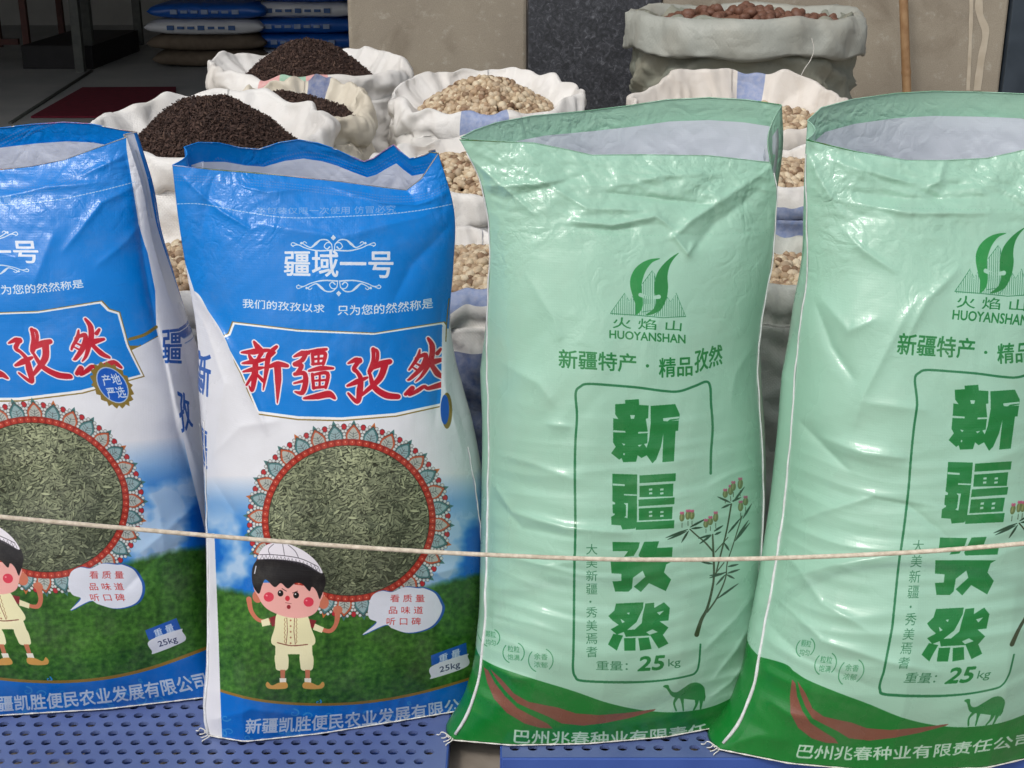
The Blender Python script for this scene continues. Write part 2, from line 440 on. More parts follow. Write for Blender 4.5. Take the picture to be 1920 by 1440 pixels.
# ---- artwork of the blue and white cumin bag, laid out on a flat print
BLUE, WHITE, RED, GOLD = (0, 131, 222), (236, 238, 244), (196, 24, 48), (140, 118, 52)
def draw_blue(c, full_width):
    H, W = c.a.shape[:2]
    yy, xx = np.mgrid[0:H, 0:W].astype(np.float32)
    nx, ny = xx / W, yy / H
    hx, hy = nx[::2, ::2], ny[::2, ::2]
    up2 = lambda a: np.repeat(np.repeat(a, 2, 0), 2, 1)
    n1 = up2(fbm(hx * 46 + 3 * hy, hy * 110, 41, 4).astype(np.float32)); n2 = up2(fbm(hx * 6, hy * 12, 45, 3).astype(np.float32)); n3 = up2(fbm(hx * 40, hy * 40, 31, 3).astype(np.float32))
    # landscape: sky, clouds, meadow
    g = c.warp(np.array([[400., 900.], [640., 900.], [900., 900.]]))[:, 1].mean() * c.ss / H
    cl = up2(fbm(hx * 3.2 + 4, hy * 7, 21, 5).astype(np.float32))
    sky_f = np.clip((ny - g + .01) / .10, 0, 1)
    side = np.clip(np.abs(nx - .5) * 2.2, 0, 1)
    f = sky_f * (.7 + .3 * side)
    cloud = np.clip((cl - .02) * 4.5, 0, 1) * np.clip((ny - g - .035) / .04, 0, 1)
    skyc = np.array([8, 108, 206.])
    base = np.array(WHITE, float)[None, None] * (1 - f[..., None]) + skyc * f[..., None]
    base = base * (1 - .75 * cloud[..., None]) + np.array([225, 235, 245.]) * .75 * cloud[..., None]
    gt = c.warp(np.array([[395., 1092.], [500., 1112.], [650., 1118.], [780., 1100.], [905., 1068.]])) * c.ss
    gy = np.interp(np.arange(W), gt[:, 0], gt[:, 1])[None] + 14 * n3
    gm = np.clip((yy - gy) / 40, 0, 1)[..., None]
    gl = np.clip(.5 + .55 * n1 + .35 * n2, 0, 1)[..., None]
    gr = np.array([18, 58, 18.]) * (1 - gl) + np.array([88, 146, 56.]) * gl
    base = base * (1 - gm) + gr * gm
    c.a[:] = base.astype(np.uint8)
    del base, gl, gr
    # upper blue field
    if full_width:      # this bag's side folds forward over the left end of the title box
        top = [(200, 200), (950, 200), (950, 612), (838, 612), (832, 620), (425, 640), (412, 625), (364, 545), (340, 470), (310, 400)]
    else:
        top = [(200, 200), (928, 200), (933, 440), (956, 580), (951, 660), (900, 690), (300, 690), (300, 400)]
        c.poly([(940, 640), (962, 628), (962, 660), (905, 690), (880, 700), (880, 680)], GOLD)
    c.poly(top, BLUE)
    if not full_width:
        c.poly([(951, 600), (953, 662), (905, 690), (895, 672)], BLUE)
    # title box
    xl, yl0, yl1 = 420, 632, 770
    if full_width:
        out = [(440, 607), (560, 621), (700, 627), (828, 607), (834, 615), (832, 700), (828, 757), (740, 776), (640, 784), (560, 782), (485, 772), (455, 700), (425, 645), (418, 634), (432, 628)]
    else:
        out = [(440, 622), (560, 632), (720, 626), (838, 607), (850, 622), (868, 628), (884, 745), (760, 775), (640, 789), (520, 790), (400, 790), (400, 640)]
    o = np.array(out, float); cen = o.mean(0)
    c.poly(cen + (o - cen) * [1.028, 1.06], GOLD)
    c.poly(cen + (o - cen) * [1.018, 1.035], (250, 250, 250))
    c.poly(cen + (o - cen) * [1.0, .985], BLUE)
    # brush lettering of the title (strokes in magnified photo pixels)
    Z = lambda p: (320 + p[0] / 3.2, 400 + p[1] / 3.2)
    st = [  # 新
        [(500, 770, 10), (520, 800, 24), (545, 815, 12)], [(425, 835, 8), (500, 830, 26), (590, 820, 12)],
        [(470, 850, 10), (485, 880, 20)], [(545, 838, 20), (520, 880, 12)], [(430, 900, 8), (500, 890, 24), (575, 875, 8)],
        [(435, 950, 8), (500, 935, 22), (560, 925, 8)], [(510, 890, 22), (505, 960, 28), (490, 1060, 16), (470, 1035, 5)],
        [(500, 960, 16), (455, 1030, 10)], [(520, 970, 12), (555, 1005, 16)],
        [(635, 800, 14), (590, 850, 24), (575, 940, 20), (555, 1060, 5)], [(580, 925, 10), (640, 905, 26), (700, 915, 16)],
        [(640, 910, 30), (645, 1000, 28), (640, 1140, 4)], [(590, 860, 18), (625, 835, 10)],
        # 疆
        [(740, 860, 8), (790, 840, 24), (830, 840, 12)], [(815, 835, 18), (790, 880, 20), (745, 900, 12)], [(745, 905, 20), (785, 915, 20), (760, 960, 18)],
        [(745, 965, 16), (800, 960, 20), (810, 1010, 24), (790, 1075, 22), (745, 1070, 6)], [(740, 1020, 8), (800, 1005, 14)],
        [(820, 830, 8), (880, 825, 20), (935, 815, 12)], [(850, 845, 14), (855, 905, 14)], [(850, 850, 10), (925, 840, 18), (915, 905, 14)], [(855, 875, 10), (915, 870, 10)], [(888, 845, 10), (886, 905, 10)], [(850, 905, 12), (915, 900, 12)],
        [(830, 945, 10), (900, 930, 22), (975, 930, 10)], [(850, 965, 14), (858, 1050, 14)], [(850, 970, 10), (940, 960, 18), (930, 1045, 14)], [(858, 1005, 9), (930, 1000, 10)], [(895, 970, 10), (893, 1045, 10)], [(855, 1048, 12), (930, 1040, 12)],
        [(800, 1110, 10), (880, 1098, 26), (950, 1085, 30), (985, 1110, 12)],
        # 孜
        [(1065, 900, 8), (1110, 880, 22), (1135, 885, 22)], [(1135, 880, 20), (1100, 930, 18), (1110, 950, 12)], [(1110, 940, 14), (1140, 990, 20), (1135, 1060, 28), (1120, 1130, 20), (1065, 1080, 10)],
        [(1060, 1035, 10), (1120, 1010, 24), (1180, 985, 10)], [(1215, 815, 18), (1215, 880, 16), (1185, 950, 8)], [(1215, 815, 12), (1240, 830, 14), (1235, 890, 16), (1190, 960, 12)],
        [(1200, 935, 10), (1260, 905, 28), (1315, 890, 22)], [(1285, 910, 30), (1255, 990, 26), (1170, 1070, 16), (1110, 1120, 5)], [(1195, 960, 12), (1220, 1040, 24), (1290, 1090, 28), (1365, 1100, 22)],
        # 然
        [(1495, 820, 8), (1480, 870, 18), (1430, 940, 8)], [(1470, 870, 10), (1530, 850, 20), (1510, 920, 22), (1440, 990, 14), (1420, 1000, 5)], [(1470, 900, 8), (1500, 915, 10)], [(1455, 925, 8), (1485, 945, 10)],
        [(1545, 750, 12), (1570, 800, 24), (1560, 880, 24), (1510, 970, 14), (1470, 1010, 5)], [(1530, 905, 10), (1580, 890, 26), (1640, 875, 12)], [(1560, 900, 18), (1600, 960, 26), (1640, 985, 14)], [(1620, 815, 12), (1600, 840, 18)],
        [(1410, 1085, 16), (1450, 1050, 22), (1430, 1090, 10), (1480, 1065, 18), (1520, 1040, 16), (1545, 1050, 16), (1600, 1035, 22), (1660, 1020, 26), (1690, 1045, 14)]]
    clip = 826 if full_width else 2000
    cut = c.a.copy() if full_width else None
    dz = (0, 0) if full_width else (4, 4)
    for extra, col in ((5.0, (250, 235, 240)), (0, RED)):
        for sset in st:
            P = [np.array(Z(p)) + dz for p in sset]
            c.line(P, [p[2] / 3.2 * 1.42 + extra for p in sset], col, curve=True)
    if full_width:
        # folded-over white side covering the left and right ends of the title
        c.spoly([(300, 560), (362, 545), (392, 585), (420, 630), (448, 700), (484, 775), (500, 800), (420, 840), (300, 860)], WHITE)
        c.poly([(829, 612), (960, 600), (960, 900), (900, 880), (850, 840), (822, 782), (827, 740)], WHITE)
        c.poly([(838, 560), (960, 540), (960, 612), (836, 616)], BLUE)
        c.line([(842, 560), (838, 600), (836, 640)], 2, GOLD)
    # brand line
    c.text('疆域一号', [(533, 470), (737, 470), (737, 521), (533, 517)], (226, 234, 248), bold=.012)
    for (cx, cy, fl) in ((625, 462, 1), (635, 534, -1)):
        for sx in (-1, 1):
            q = lambda *a: [(cx + sx * x, cy - fl * y) for x, y in a]
            col = (214, 228, 246)
            c.line(q((2, -7), (30, -8), (52, -3), (66, 3), (76, 1)), [3, 2.6, 2, 2, 1.5], col, True)
            c.line(q((3, 4), (12, 12), (24, 12), (33, 5), (42, -2), (52, 2), (57, 6), (54, 9), (50, 6)), [2, 2.6, 2.4, 5, 2.4, 2, 2, 1.8, 1.6], col, True)
            c.line(q((2, -6), (4, 5), (12, 7), (17, 0), (12, -5), (7, -1)), [1.8, 2, 2, 2, 2, 3], col, True)
            c.line(q((66, 3), (76, 7), (79, 3), (75, 0)), 1.8, col, True)
            c.ell(cx + sx * 60, cy - fl * 6, 2.4, 2.4, col)
        c.poly([(cx - 5, cy - fl * 16), (cx, cy - fl * 11), (cx + 5, cy - fl * 16), (cx, cy - fl * 22)], (214, 228, 246))
    c.text('我们的孜孜以求', [(455, 560), (609, 571), (608, 587), (455, 577)], (226, 234, 248), bold=.01)
    c.text('只为您的然然称是', [(633, 572), (812, 558), (812, 577), (633, 591)], (226, 234, 248), bold=.01, sag=4)
    c.text('本包装仅限一次使用 仿冒必究', [(480, 388), (742, 384), (742, 399), (480, 400)], (120, 165, 225), bold=.004, sag=2)
    # stitch dashes near the mouth
    c.dash([(300, 385), (370, 382), (450, 396), (540, 408), (640, 406), (760, 398), (860, 380), (980, 350)], 6.5, .62, 1.7, (170, 200, 240))
    for dy in (0, 5, 10):
        c.dash([(300, 326 + dy), (480, 338 + dy), (640, 356 + dy), (730, 368 + dy), (800, 362 + dy), (860, 330 + dy)], 5.4, .35, 2.2, (70, 135, 215))
    # mandala
    cx, cy, rx, ry = 654, 976, 151, 141
    npet = 32
    pol = lambda a, k: (cx + (rx + k) * math.cos(a), cy + (ry + k) * math.sin(a))
    for i in range(npet):
        a = 2 * math.pi * (i + .25) / npet - math.pi / 2; w = math.pi / npet
        tealy = i % 2
        oc = (74, 120, 122) if tealy else (190, 92, 62)
        fill = (150, 178, 182) if tealy else (182, 186, 178)
        ln = 31
        c.poly([pol(a - .03, ln + 6), pol(a, ln + 17), pol(a + .03, ln + 6)], (196, 110, 60) if i % 4 == 1 else (70, 120, 118))
        c.spoly([pol(a - w * .75, 8), pol(a - w * 1.0, 18), pol(a - w * .72, ln - 3), pol(a - w * .2, ln + 6), pol(a, ln + 10), pol(a + w * .2, ln + 6), pol(a + w * .72, ln - 3), pol(a + w * 1.0, 18), pol(a + w * .75, 8)], (66, 62, 60))
        c.spoly([pol(a - w * .68, 8), pol(a - w * .92, 18), pol(a - w * .65, ln - 4), pol(a - w * .16, ln + 5), pol(a, ln + 8), pol(a + w * .16, ln + 5), pol(a + w * .65, ln - 4), pol(a + w * .92, 18), pol(a + w * .68, 8)], oc)
        c.spoly([pol(a - w * .48, 8), pol(a - w * .66, 18), pol(a - w * .42, ln - 5), pol(a, ln + 3), pol(a + w * .42, ln - 5), pol(a + w * .66, 18), pol(a + w * .48, 8)], fill)
        c.line([pol(a, 8), pol(a, ln - 6)], 1, (84, 92, 92))
        for k in (13, 18, 23):
            c.line([pol(a, k - 2), pol(a + w * .5, k + 3)], .8, (84, 92, 92)); c.line([pol(a, k - 2), pol(a - w * .5, k + 3)], .8, (84, 92, 92))
    for i in range(npet):
        a = 2 * math.pi * (i + .25) / npet - math.pi / 2; w = math.pi / npet
        c.ell(*pol(a + w, 35), 5.4, 6, (60, 44, 50), n=14); c.ell(*pol(a + w, 35), 4.4, 5, (186, 44, 54), n=14)
        for q, k in ((1.0, 15), (.98, 21), (.86, 27), (.62, 33), (.36, 38)):
            for s_ in (-1, 1): c.ell(*pol(a + s_ * w * q, k), 3.4, 3.4, (96, 96, 96), n=9); c.ell(*pol(a + s_ * w * q, k), 2.7, 2.7, (214, 220, 218), n=9)
    c.ell(cx, cy, rx + 12, ry + 12, (150, 38, 30), n=90)
    for i in range(74):
        a = 2 * math.pi * i / 74
        c.ell(*pol(a, 5.5), 5.2, 5.2, (186, 62, 46), n=10); c.ell(*pol(a, 6.5), 1.5, 1.5, (226, 150, 130), n=6)
    c.ell(cx, cy, rx, ry, (52, 56, 40), n=80)
    r = np.random.default_rng(5)
    res = c.mask([(cx + (rx - 1) * math.cos(a), cy + (ry - 1) * math.sin(a)) for a in np.linspace(0, 2 * np.pi, 80, endpoint=False)])
    keep = c.a.copy()
    th = np.linspace(0, 2 * np.pi, 8, endpoint=False)
    for i in range(4600):
        a = r.uniform(0, 6.283); q = math.sqrt(r.uniform(0, 1))
        x, y = cx + rx * q * math.cos(a), cy + ry * q * math.sin(a)
        lgt = np.clip(.72 - .42 * (y - (cy - ry)) / (2 * ry) + .1 * math.sin(x * .04) + r.normal(0, .17) - .16 * (i < 1900), .1, 1)
        col = np.array([54, 62, 48]) * (1 - lgt) + np.array([186, 194, 154]) * lgt
        rot = r.normal(.55, .75) * (1 if r.random() < .6 else -1); L, w = r.uniform(5.5, 9), r.uniform(1.5, 2.3)
        ca, sa = math.cos(rot), math.sin(rot)
        P = np.stack([x + L * np.cos(th) * ca - w * np.sin(th) * sa, y + L * np.cos(th) * sa + w * np.sin(th) * ca], -1)
        if i % 3 == 0 or i > 2600:
            Pd = c.warp(P + [0.8, 1.2]) * c.ss; c.paint(c.mask_edges(Pd, np.roll(Pd, -1, 0)), (28, 32, 24), .7)
        P = c.warp(P) * c.ss; c.paint(c.mask_edges(P, np.roll(P, -1, 0)), tuple(col))
    x0, y0, M = res
    full = np.zeros(c.a.shape[:2], bool); full[y0:y0 + M.shape[0], x0:x0 + M.shape[1]] = M
    c.a[~full] = keep[~full]
    del keep, full
    # printed child in a cap
    Z6 = lambda L: [(420 + x / 3, 760 + y / 3) for x, y in L]
    sk, sk2 = (240, 176, 168), (204, 118, 92)
    c.line(Z6([(270, 1210), (200, 1210), (155, 1160), (140, 1090)]), [7, 7, 8, 10], sk2, True)
    c.line(Z6([(500, 1240), (590, 1270), (630, 1230), (640, 1160)]), [7, 8, 8, 12], sk2, True)
    c.ell(*Z6([(640, 1150)])[0], 9, 8, sk2)
    c.poly(Z6([(255, 1195), (300, 1180), (300, 1235), (270, 1245)]), (130, 34, 44)); c.poly(Z6([(470, 1200), (520, 1210), (500, 1255), (465, 1240)]), (130, 34, 44))
    c.poly(Z6([(208, 1210), (250, 1195), (262, 1235), (215, 1245)]), (240, 232, 190)); c.poly(Z6([(512, 1228), (562, 1250), (550, 1280), (500, 1262)]), (240, 232, 190))
    c.spoly(Z6([(310, 1160), (450, 1165), (490, 1250), (500, 1350), (280, 1350), (285, 1250)]), (238, 232, 186))
    c.poly(Z6([(288, 1345), (495, 1345), (500, 1440), (430, 1445), (425, 1400), (360, 1400), (355, 1445), (290, 1440)]), (240, 234, 192))
    for x in (325, 465): c.spoly(Z6([(x - 35, 1400), (x + 30, 1400), (x + 38, 1460), (x + 25, 1490), (x - 25, 1490), (x - 36, 1460)]), (240, 234, 192))
    for x, d in ((330, -1), (470, 1)):
        c.poly(Z6([(x - 14, 1488), (x + 14, 1488), (x + 12, 1540), (x - 12, 1540)]), (196, 120, 90))
        c.poly(Z6([(x - 18, 1535), (x + 20, 1535), (x + 20, 1562), (x - 16, 1562)]), (245, 240, 225))
        c.spoly(Z6([(x - d * 22, 1560), (x + d * 20, 1560), (x + d * 60, 1575), (x + d * 85, 1555), (x + d * 95, 1575), (x + d * 70, 1595), (x - d * 20, 1592)]), (214, 160, 84))
    for k in (-1, 1):
        c.line(Z6([(375 + k * 22, 1195), (375 + k * 18, 1270), (375 + k * 26, 1345)]), 1.1, (120, 50, 40))
        c.line(Z6([(375 + k * (30 + 6 * (j % 2)), 1195 + j * 12) for j in range(13)]), .9, (140, 84, 50))
    for j in range(5): c.ell(*Z6([(375, 1210 + j * 32)])[0], 1.8, 1.8, (170, 110, 80), n=8)
    c.line(Z6([(300, 1335), (380, 1352), (470, 1345)]), 1.8, (120, 50, 40), True)
    c.ell(*Z6([(190, 1075)])[0], 10, 12, sk2); c.ell(*Z6([(560, 1110)])[0], 10, 12, sk2)
    c.spoly(Z6([(190, 1000), (530, 1030), (540, 1110), (510, 1170), (440, 1195), (350, 1190), (250, 1150), (200, 1090)]), sk)
    c.spoly(Z6([(165, 900), (230, 850), (380, 850), (520, 900), (572, 980), (545, 1080), (535, 1085), (520, 1045), (495, 1020), (480, 1045), (440, 1005), (400, 1000), (360, 1030), (320, 1000), (285, 1022), (235, 980), (215, 1010), (195, 1060), (160, 1000)]), (26, 24, 28))
    c.line(Z6([(180, 905), (172, 945)]), 2, (220, 220, 230))
    c.spoly(Z6([(190, 865), (215, 805), (270, 775), (360, 780), (450, 820), (520, 880), (552, 945), (450, 890), (330, 868), (240, 868)]), (236, 232, 240))
    c.line(Z6([(190, 868), (300, 868), (430, 890), (548, 948)]), 1.5, (60, 56, 66), True); c.line(Z6([(200, 840), (300, 842), (430, 862), (530, 908)]), 1.2, (60, 56, 66), True)
    for j in range(16):
        x = 205 + j * 21; y = 866 + (j / 15) ** 2 * 66
        c.line(Z6([(x, y), (x + 10, y - 24), (x + 20, y + 4)]), .9, (60, 56, 66))
    for q in ([(260, 842), (250, 810), (280, 780)], [(340, 846), (335, 810), (330, 782)], [(420, 860), (400, 820), (360, 785)]): c.line(Z6(q), 1, (60, 56, 66), True)
    for (x, y) in ((318, 1057), (406, 1068)): c.ell(*Z6([(x, y)])[0], 5.4, 6, (22, 18, 18)); c.ell(*Z6([(x - 4, y - 6)])[0], 1.5, 1.5, (240, 240, 240), n=8)
    c.line(Z6([(325, 1030), (352, 1046)]), 1.3, (60, 30, 30)); c.line(Z6([(415, 1045), (385, 1056)]), 1.3, (60, 30, 30))
    for (x, y) in ((252, 1078), (476, 1106)): c.ell(*Z6([(x, y)])[0], 9.5, 9, (220, 60, 84)); c.ell(*Z6([(x - 12, y - 8)])[0], 2, 1.5, (245, 150, 160), n=8)
    c.ell(*Z6([(357, 1086)])[0], 4.4, 5, (210, 50, 66)); c.ell(*Z6([(364, 1134)])[0], 3.6, 4, (150, 40, 50)); c.line(Z6([(345, 1110), (380, 1116)]), .8, (120, 60, 60))
    # speech cloud
    bub = [(690, 1145), (697, 1118), (715, 1108), (735, 1110), (758, 1101), (785, 1103), (795, 1103), (815, 1112), (826, 1130), (829, 1142), (822, 1160), (808, 1175), (785, 1184), (760, 1186), (735, 1178), (722, 1172), (680, 1190), (706, 1168), (693, 1160)]
    b = np.array(bub, float)
    c.spoly(b + [3, 0] + (b - b.mean(0)) * .03, (40, 90, 170)); c.poly([(722, 1172), (678, 1191), (706, 1166)], (40, 90, 170)); c.spoly(b, (228, 232, 244))
    for tx, x, y in (('看质量', 732, 1115), ('品味道', 729, 1137), ('听口碑', 725, 1158)):
        c.text(' '.join(tx), [(x, y), (x + 64, y), (x + 64, y + 14), (x, y + 14)], (200, 60, 60), bold=.004)
    # weight tag
    c.poly([(808, 1229), (874, 1205), (876, 1228), (809, 1248)], (30, 90, 180))
    c.spoly([(810, 1249), (873, 1227), (877, 1231), (875, 1250), (812, 1272), (808, 1268)], (222, 226, 238))
    c.text('重 量', [(823, 1229), (863, 1215), (863, 1230), (823, 1243)], (210, 224, 244), bold=.01)
    c.text('25kg', [(824, 1251), (862, 1239), (863, 1254), (825, 1264)], (50, 60, 100), bold=.006)
    # bottom band
    low = [(380, 1282), (430, 1300), (500, 1315), (600, 1321), (700, 1315), (800, 1296), (915, 1262)]
    c.poly(c.smooth(low, 8, False).tolist() + [(950, 1500), (300, 1500)], (8, 112, 206))
    r = np.random.default_rng(9)
    for i in range(46):
        x, y = r.uniform(410, 905), r.uniform(1312, 1390); s_ = r.uniform(5, 15); a = r.uniform(0, 6)
        P = [(x + s_ * (1 - k / 9) * math.cos(a + k * .8), y + .7 * s_ * (1 - k / 9) * math.sin(a + k * .8)) for k in range(9)]
        c.line(P, [3, 3, 2.5, 2.5, 2, 2, 1.5, 1.5, 1], (48, 140, 214), True)
    c.line(low, 5, (148, 116, 48), True)
    c.text('新疆凯胜便民农业发展有限公司', [(462, 1348), (890, 1304), (892, 1332), (460, 1376)], (206, 220, 240), bold=.016, sag=8)
    # side lettering
    if full_width:
        c.poly([(388, 1000), (402, 1000), (410, 1200), (413, 1300), (418, 1420), (370, 1420), (370, 1000)], (232, 232, 238))
        c.text('新', [(366, 655), (396, 665), (392, 745), (368, 735)], (40, 96, 180), bold=.008)
        c.text('疆', [(370, 800), (388, 810), (388, 880), (372, 870)], (40, 96, 180), bold=.008)
        c.text('孜', [(853, 652), (862, 660), (862, 722), (852, 715)], (40, 80, 150), bold=.008)
        c.ell(838, 770, 10, 34, GOLD); c.ell(834, 768, 8, 28, (20, 90, 190))
    else:
        t = np.linspace(0, 2 * np.pi, 48, endpoint=False)
        sx, sy = 823, 764
        rr = 1 + .09 * np.cos(18 * t)
        c.poly(np.stack([sx + 36 * rr * np.cos(t), sy + 42 * rr * np.sin(t)], -1), GOLD)
        c.ell(sx + 1, sy, 28, 34, (180, 200, 225)); c.ell(sx + 1, sy, 26, 32, (16, 92, 196))
        c.text('产地', [(808, 745), (843, 742), (843, 763), (808, 766)], (214, 226, 244), bold=.008)
        c.text('严选', [(808, 769), (843, 766), (843, 787), (808, 790)], (214, 226, 244), bold=.008)

def shift_warp(ol, ys, dxs, dys):
    """print drawn for one bag placed on the next, which leans differently"""
    def w(P):
        P = np.asarray(P, float)
        Q = P + np.stack([np.interp(P[:, 1], ys, dxs), np.interp(P[:, 1], ys, dys)], -1)
        return ol.inv(Q) * [CW, CH]
    return w

c2 = Canvas(CW, CH, lambda P: B2.inv(P) * [CW, CH]); draw_blue(c2, True)
img_b2 = c2.image('print_blue_bag_b'); del c2
w1 = shift_warp(B1, [300, 390, 480, 575, 690, 800, 950, 1140, 1258, 1325, 1400], [-693, -680, -668, -655, -640, -600, -577, -563, -527, -502, -490], [-20, -20, -20, -38, -42, -42, -45, -44, -48, -42, -40])
c1 = Canvas(CW, CH, w1); draw_blue(c1, False)
# white gusset and its lettering on the first bag, in its own pixels
c1.warp = lambda P: B1.inv(P) * [CW, CH]
c1.poly([(238, 240), (262, 400), (291, 545), (293, 618), (330, 760), (352, 860), (376, 960), (388, 1010), (420, 1010), (420, 240)], WHITE)
c1.line([(243, 636), (270, 628), (293, 613)], 6, GOLD, True)
c1.text('疆', [(304, 620), (341, 616), (340, 682), (306, 680)], (40, 96, 180), bold=.008)
c1.text('孜', [(332, 728), (352, 742), (362, 800), (340, 812)], (40, 96, 180), bold=.008)
img_b1 = c1.image('print_blue_bag_a'); del c1

# ---- artwork of the pale green cumin bag
PALE, DG, MG = (166, 211, 188), (30, 128, 62), (52, 134, 88)
def draw_green(c):
    c.a[:] = PALE
    Z = lambda L: [(1120 + x / 5.335, 450 + y / 5.335) for x, y in L]
    # mountains with hatching
    mts = [[(130, 735), (275, 530), (318, 612), (350, 560), (385, 640), (385, 755)], [(450, 440), (550, 305), (575, 345), (590, 560), (575, 700), (450, 720)],
           [(690, 560), (735, 620), (788, 530), (885, 765), (660, 778), (560, 770), (640, 690)]]
    for m in mts:
        c.line(Z(m), 1.1, MG)
    c.line(Z([(130, 735), (380, 752), (660, 778), (885, 765)]), 1.4, MG)
    def top_y(x):
        P = [(130, 735), (275, 530), (318, 612), (350, 560), (385, 640), (450, 430), (550, 305), (580, 370), (640, 560), (690, 560), (735, 620), (788, 530), (885, 765)]
        return np.interp(x, [p[0] for p in P], [p[1] for p in P])
    for x in range(150, 880, 21):
        c.line(Z([(x, top_y(x) + 8), (x, 745 + .03 * x)]), 1.0, MG)
    # the two flames
    g1, g2 = (44, 148, 72), (36, 132, 62)
    c.spoly(Z([(628, 186), (540, 190), (450, 225), (375, 290), (335, 370), (328, 450), (345, 530), (375, 620), (385, 700), (385, 748), (430, 715), (455, 650), (452, 560), (440, 480), (455, 390), (490, 300), (550, 225)]), g1)
    c.spoly(Z([(815, 128), (730, 180), (655, 250), (600, 330), (575, 420), (572, 520), (590, 610), (560, 690), (485, 750), (560, 740), (640, 690), (690, 590), (708, 480), (702, 370), (720, 270), (760, 195)]), g2)
    c.line(Z([(430, 548), (500, 575), (560, 575), (615, 568)]), [7.5, 6, 6, 8], PALE, True)
    for x in (470, 490, 510, 530, 550): c.line(Z([(x, 560), (x, 640)]), .8, MG)
    c.text('火 焰 山', [(1149, 594), (1279, 602), (1277, 621), (1149, 615)], DG, bold=.006)
    c.text('HUOYANSHAN', [(1143, 619), (1285, 628), (1285, 644), (1143, 634)], DG, bold=.02)
    c.text('新疆特产', [(1048, 655), (1193, 664), (1192, 698), (1048, 690)], DG, bold=.012)
    c.ell(1214, 686, 3.2, 3.2, DG, n=10)
    c.text('精品', [(1236, 672), (1298, 668), (1298, 704), (1236, 708)], DG, bold=.012)
    c.text('孜然', [(1303, 656), (1354, 645), (1354, 682), (1303, 700)], DG, bold=.012)
    # frame
    q2 = lambda L: [(880 + x / 3.31, 680 + y / 3.31) for x, y in L]
    c.line(q2([(1498, 688), (1500, 560), (1510, 400), (1500, 250), (1495, 150), (1470, 118), (1400, 145), (1300, 178), (1200, 175), (1050, 155), (900, 142), (740, 132), (690, 148), (660, 190), (668, 330), (658, 500), (655, 700), (658, 1000), (655, 1190)]), 4.6, (40, 124, 78), True)
    q3 = lambda L: [(840 + x / 3, 1040 + y / 3) for x, y in L]
    c.line(q3([(712, 0), (710, 150), (708, 400), (705, 560), (703, 640), (715, 685), (760, 710), (1000, 718), (1200, 708), (1350, 682), (1395, 660), (1412, 610), (1420, 505)]), [4.6] * 8 + [3.6] * 5, (40, 124, 78), True)
    # heavy block characters
    G = lambda L, col=DG: c.poly(q2(L), col)
    G([(905, 258), (968, 254), (966, 232), (1052, 226), (1054, 262), (1113, 266), (1110, 345), (1095, 348), (1107, 425), (1105, 500), (1085, 505), (1112, 548), (1130, 560), (1068, 592), (1045, 575), (1035, 615), (955, 618), (945, 592), (930, 602), (880, 562), (908, 522), (892, 495), (893, 345), (925, 350), (905, 320)])
    G([(1125, 268), (1278, 257), (1306, 320), (1302, 352), (1250, 362), (1300, 358), (1296, 422), (1280, 424), (1270, 612), (1198, 618), (1204, 440), (1190, 520), (1160, 600), (1136, 625), (1090, 560), (1115, 480), (1125, 380)])
    for g in ([(998, 325), (1028, 325), (1022, 348), (1003, 348)], [(893, 419), (968, 424), (968, 434), (893, 432)], [(1048, 430), (1108, 428), (1108, 437), (1048, 440)], [(1202, 345), (1303, 334), (1302, 346), (1245, 352), (1230, 364), (1205, 362)], [(945, 500), (968, 505), (960, 515)], [(1045, 512), (1072, 508), (1055, 522)], [(958, 560), (966, 565), (962, 575), (955, 572)]): G(g, PALE)
    G([(888, 690), (1042, 694), (1040, 1000), (1028, 1030), (950, 1036), (940, 1010), (882, 1006), (880, 958), (900, 945), (890, 930), (888, 880), (905, 870), (888, 860)])
    G([(1056, 700), (1282, 686), (1280, 735), (1056, 748)]); G([(1056, 765), (1266, 750), (1264, 830), (1056, 835)]); G([(1050, 850), (1274, 836), (1272, 878), (1050, 892)])
    G([(1052, 905), (1262, 894), (1258, 970), (1052, 980)]); G([(1033, 990), (1272, 978), (1270, 1028), (1033, 1038)])
    for g in ([(890, 750), (965, 755), (965, 766), (890, 762)], [(960, 815), (1040, 818), (1040, 826), (960, 824)], [(958, 872), (985, 872), (982, 965), (962, 960), (972, 950), (972, 884)],
              [(886, 868), (904, 868), (904, 880), (886, 880)], [(886, 936), (902, 936), (902, 946), (886, 946)]): G(g, PALE)
    for yy in (782, 806, 922, 946):
        for xx in (1115, 1185): G([(xx, yy), (xx + 20, yy - 2), (xx + 20, yy + 10), (xx, yy + 12)], PALE)
    H3 = lambda L, col=DG: c.poly(q3(L), col)
    c.poly(q2([(888, 1112), (1058, 1115), (1050, 1150), (1020, 1200), (960, 1205), (985, 1170), (890, 1170)]), DG)
    c.poly(q2([(1085, 1112), (1178, 1108), (1165, 1150), (1262, 1145), (1258, 1205), (1060, 1210), (1050, 1195)]), DG)
    H3([(915, 40), (1255, 40), (1228, 55), (1215, 100), (1255, 140), (1225, 205), (1130, 160), (1085, 210), (1045, 180), (1110, 125), (1095, 90), (1040, 130), (1035, 190), (1015, 208), (940, 208), (925, 150), (975, 148), (975, 108), (920, 105)])
    H3([(1095, 92), (1108, 85), (1135, 100), (1150, 90), (1160, 55), (1110, 55), (1100, 75)], PALE) if False else None
    H3([(945, 275), (1100, 268), (1098, 300), (1060, 380), (1000, 430), (950, 450), (915, 420), (960, 395), (925, 370), (902, 345), (935, 315)])
    H3([(1110, 275), (1160, 270), (1160, 300), (1215, 268), (1248, 300), (1240, 370), (1190, 375), (1240, 410), (1210, 450), (1150, 420), (1085, 450), (1040, 430), (1090, 385), (1095, 340)])
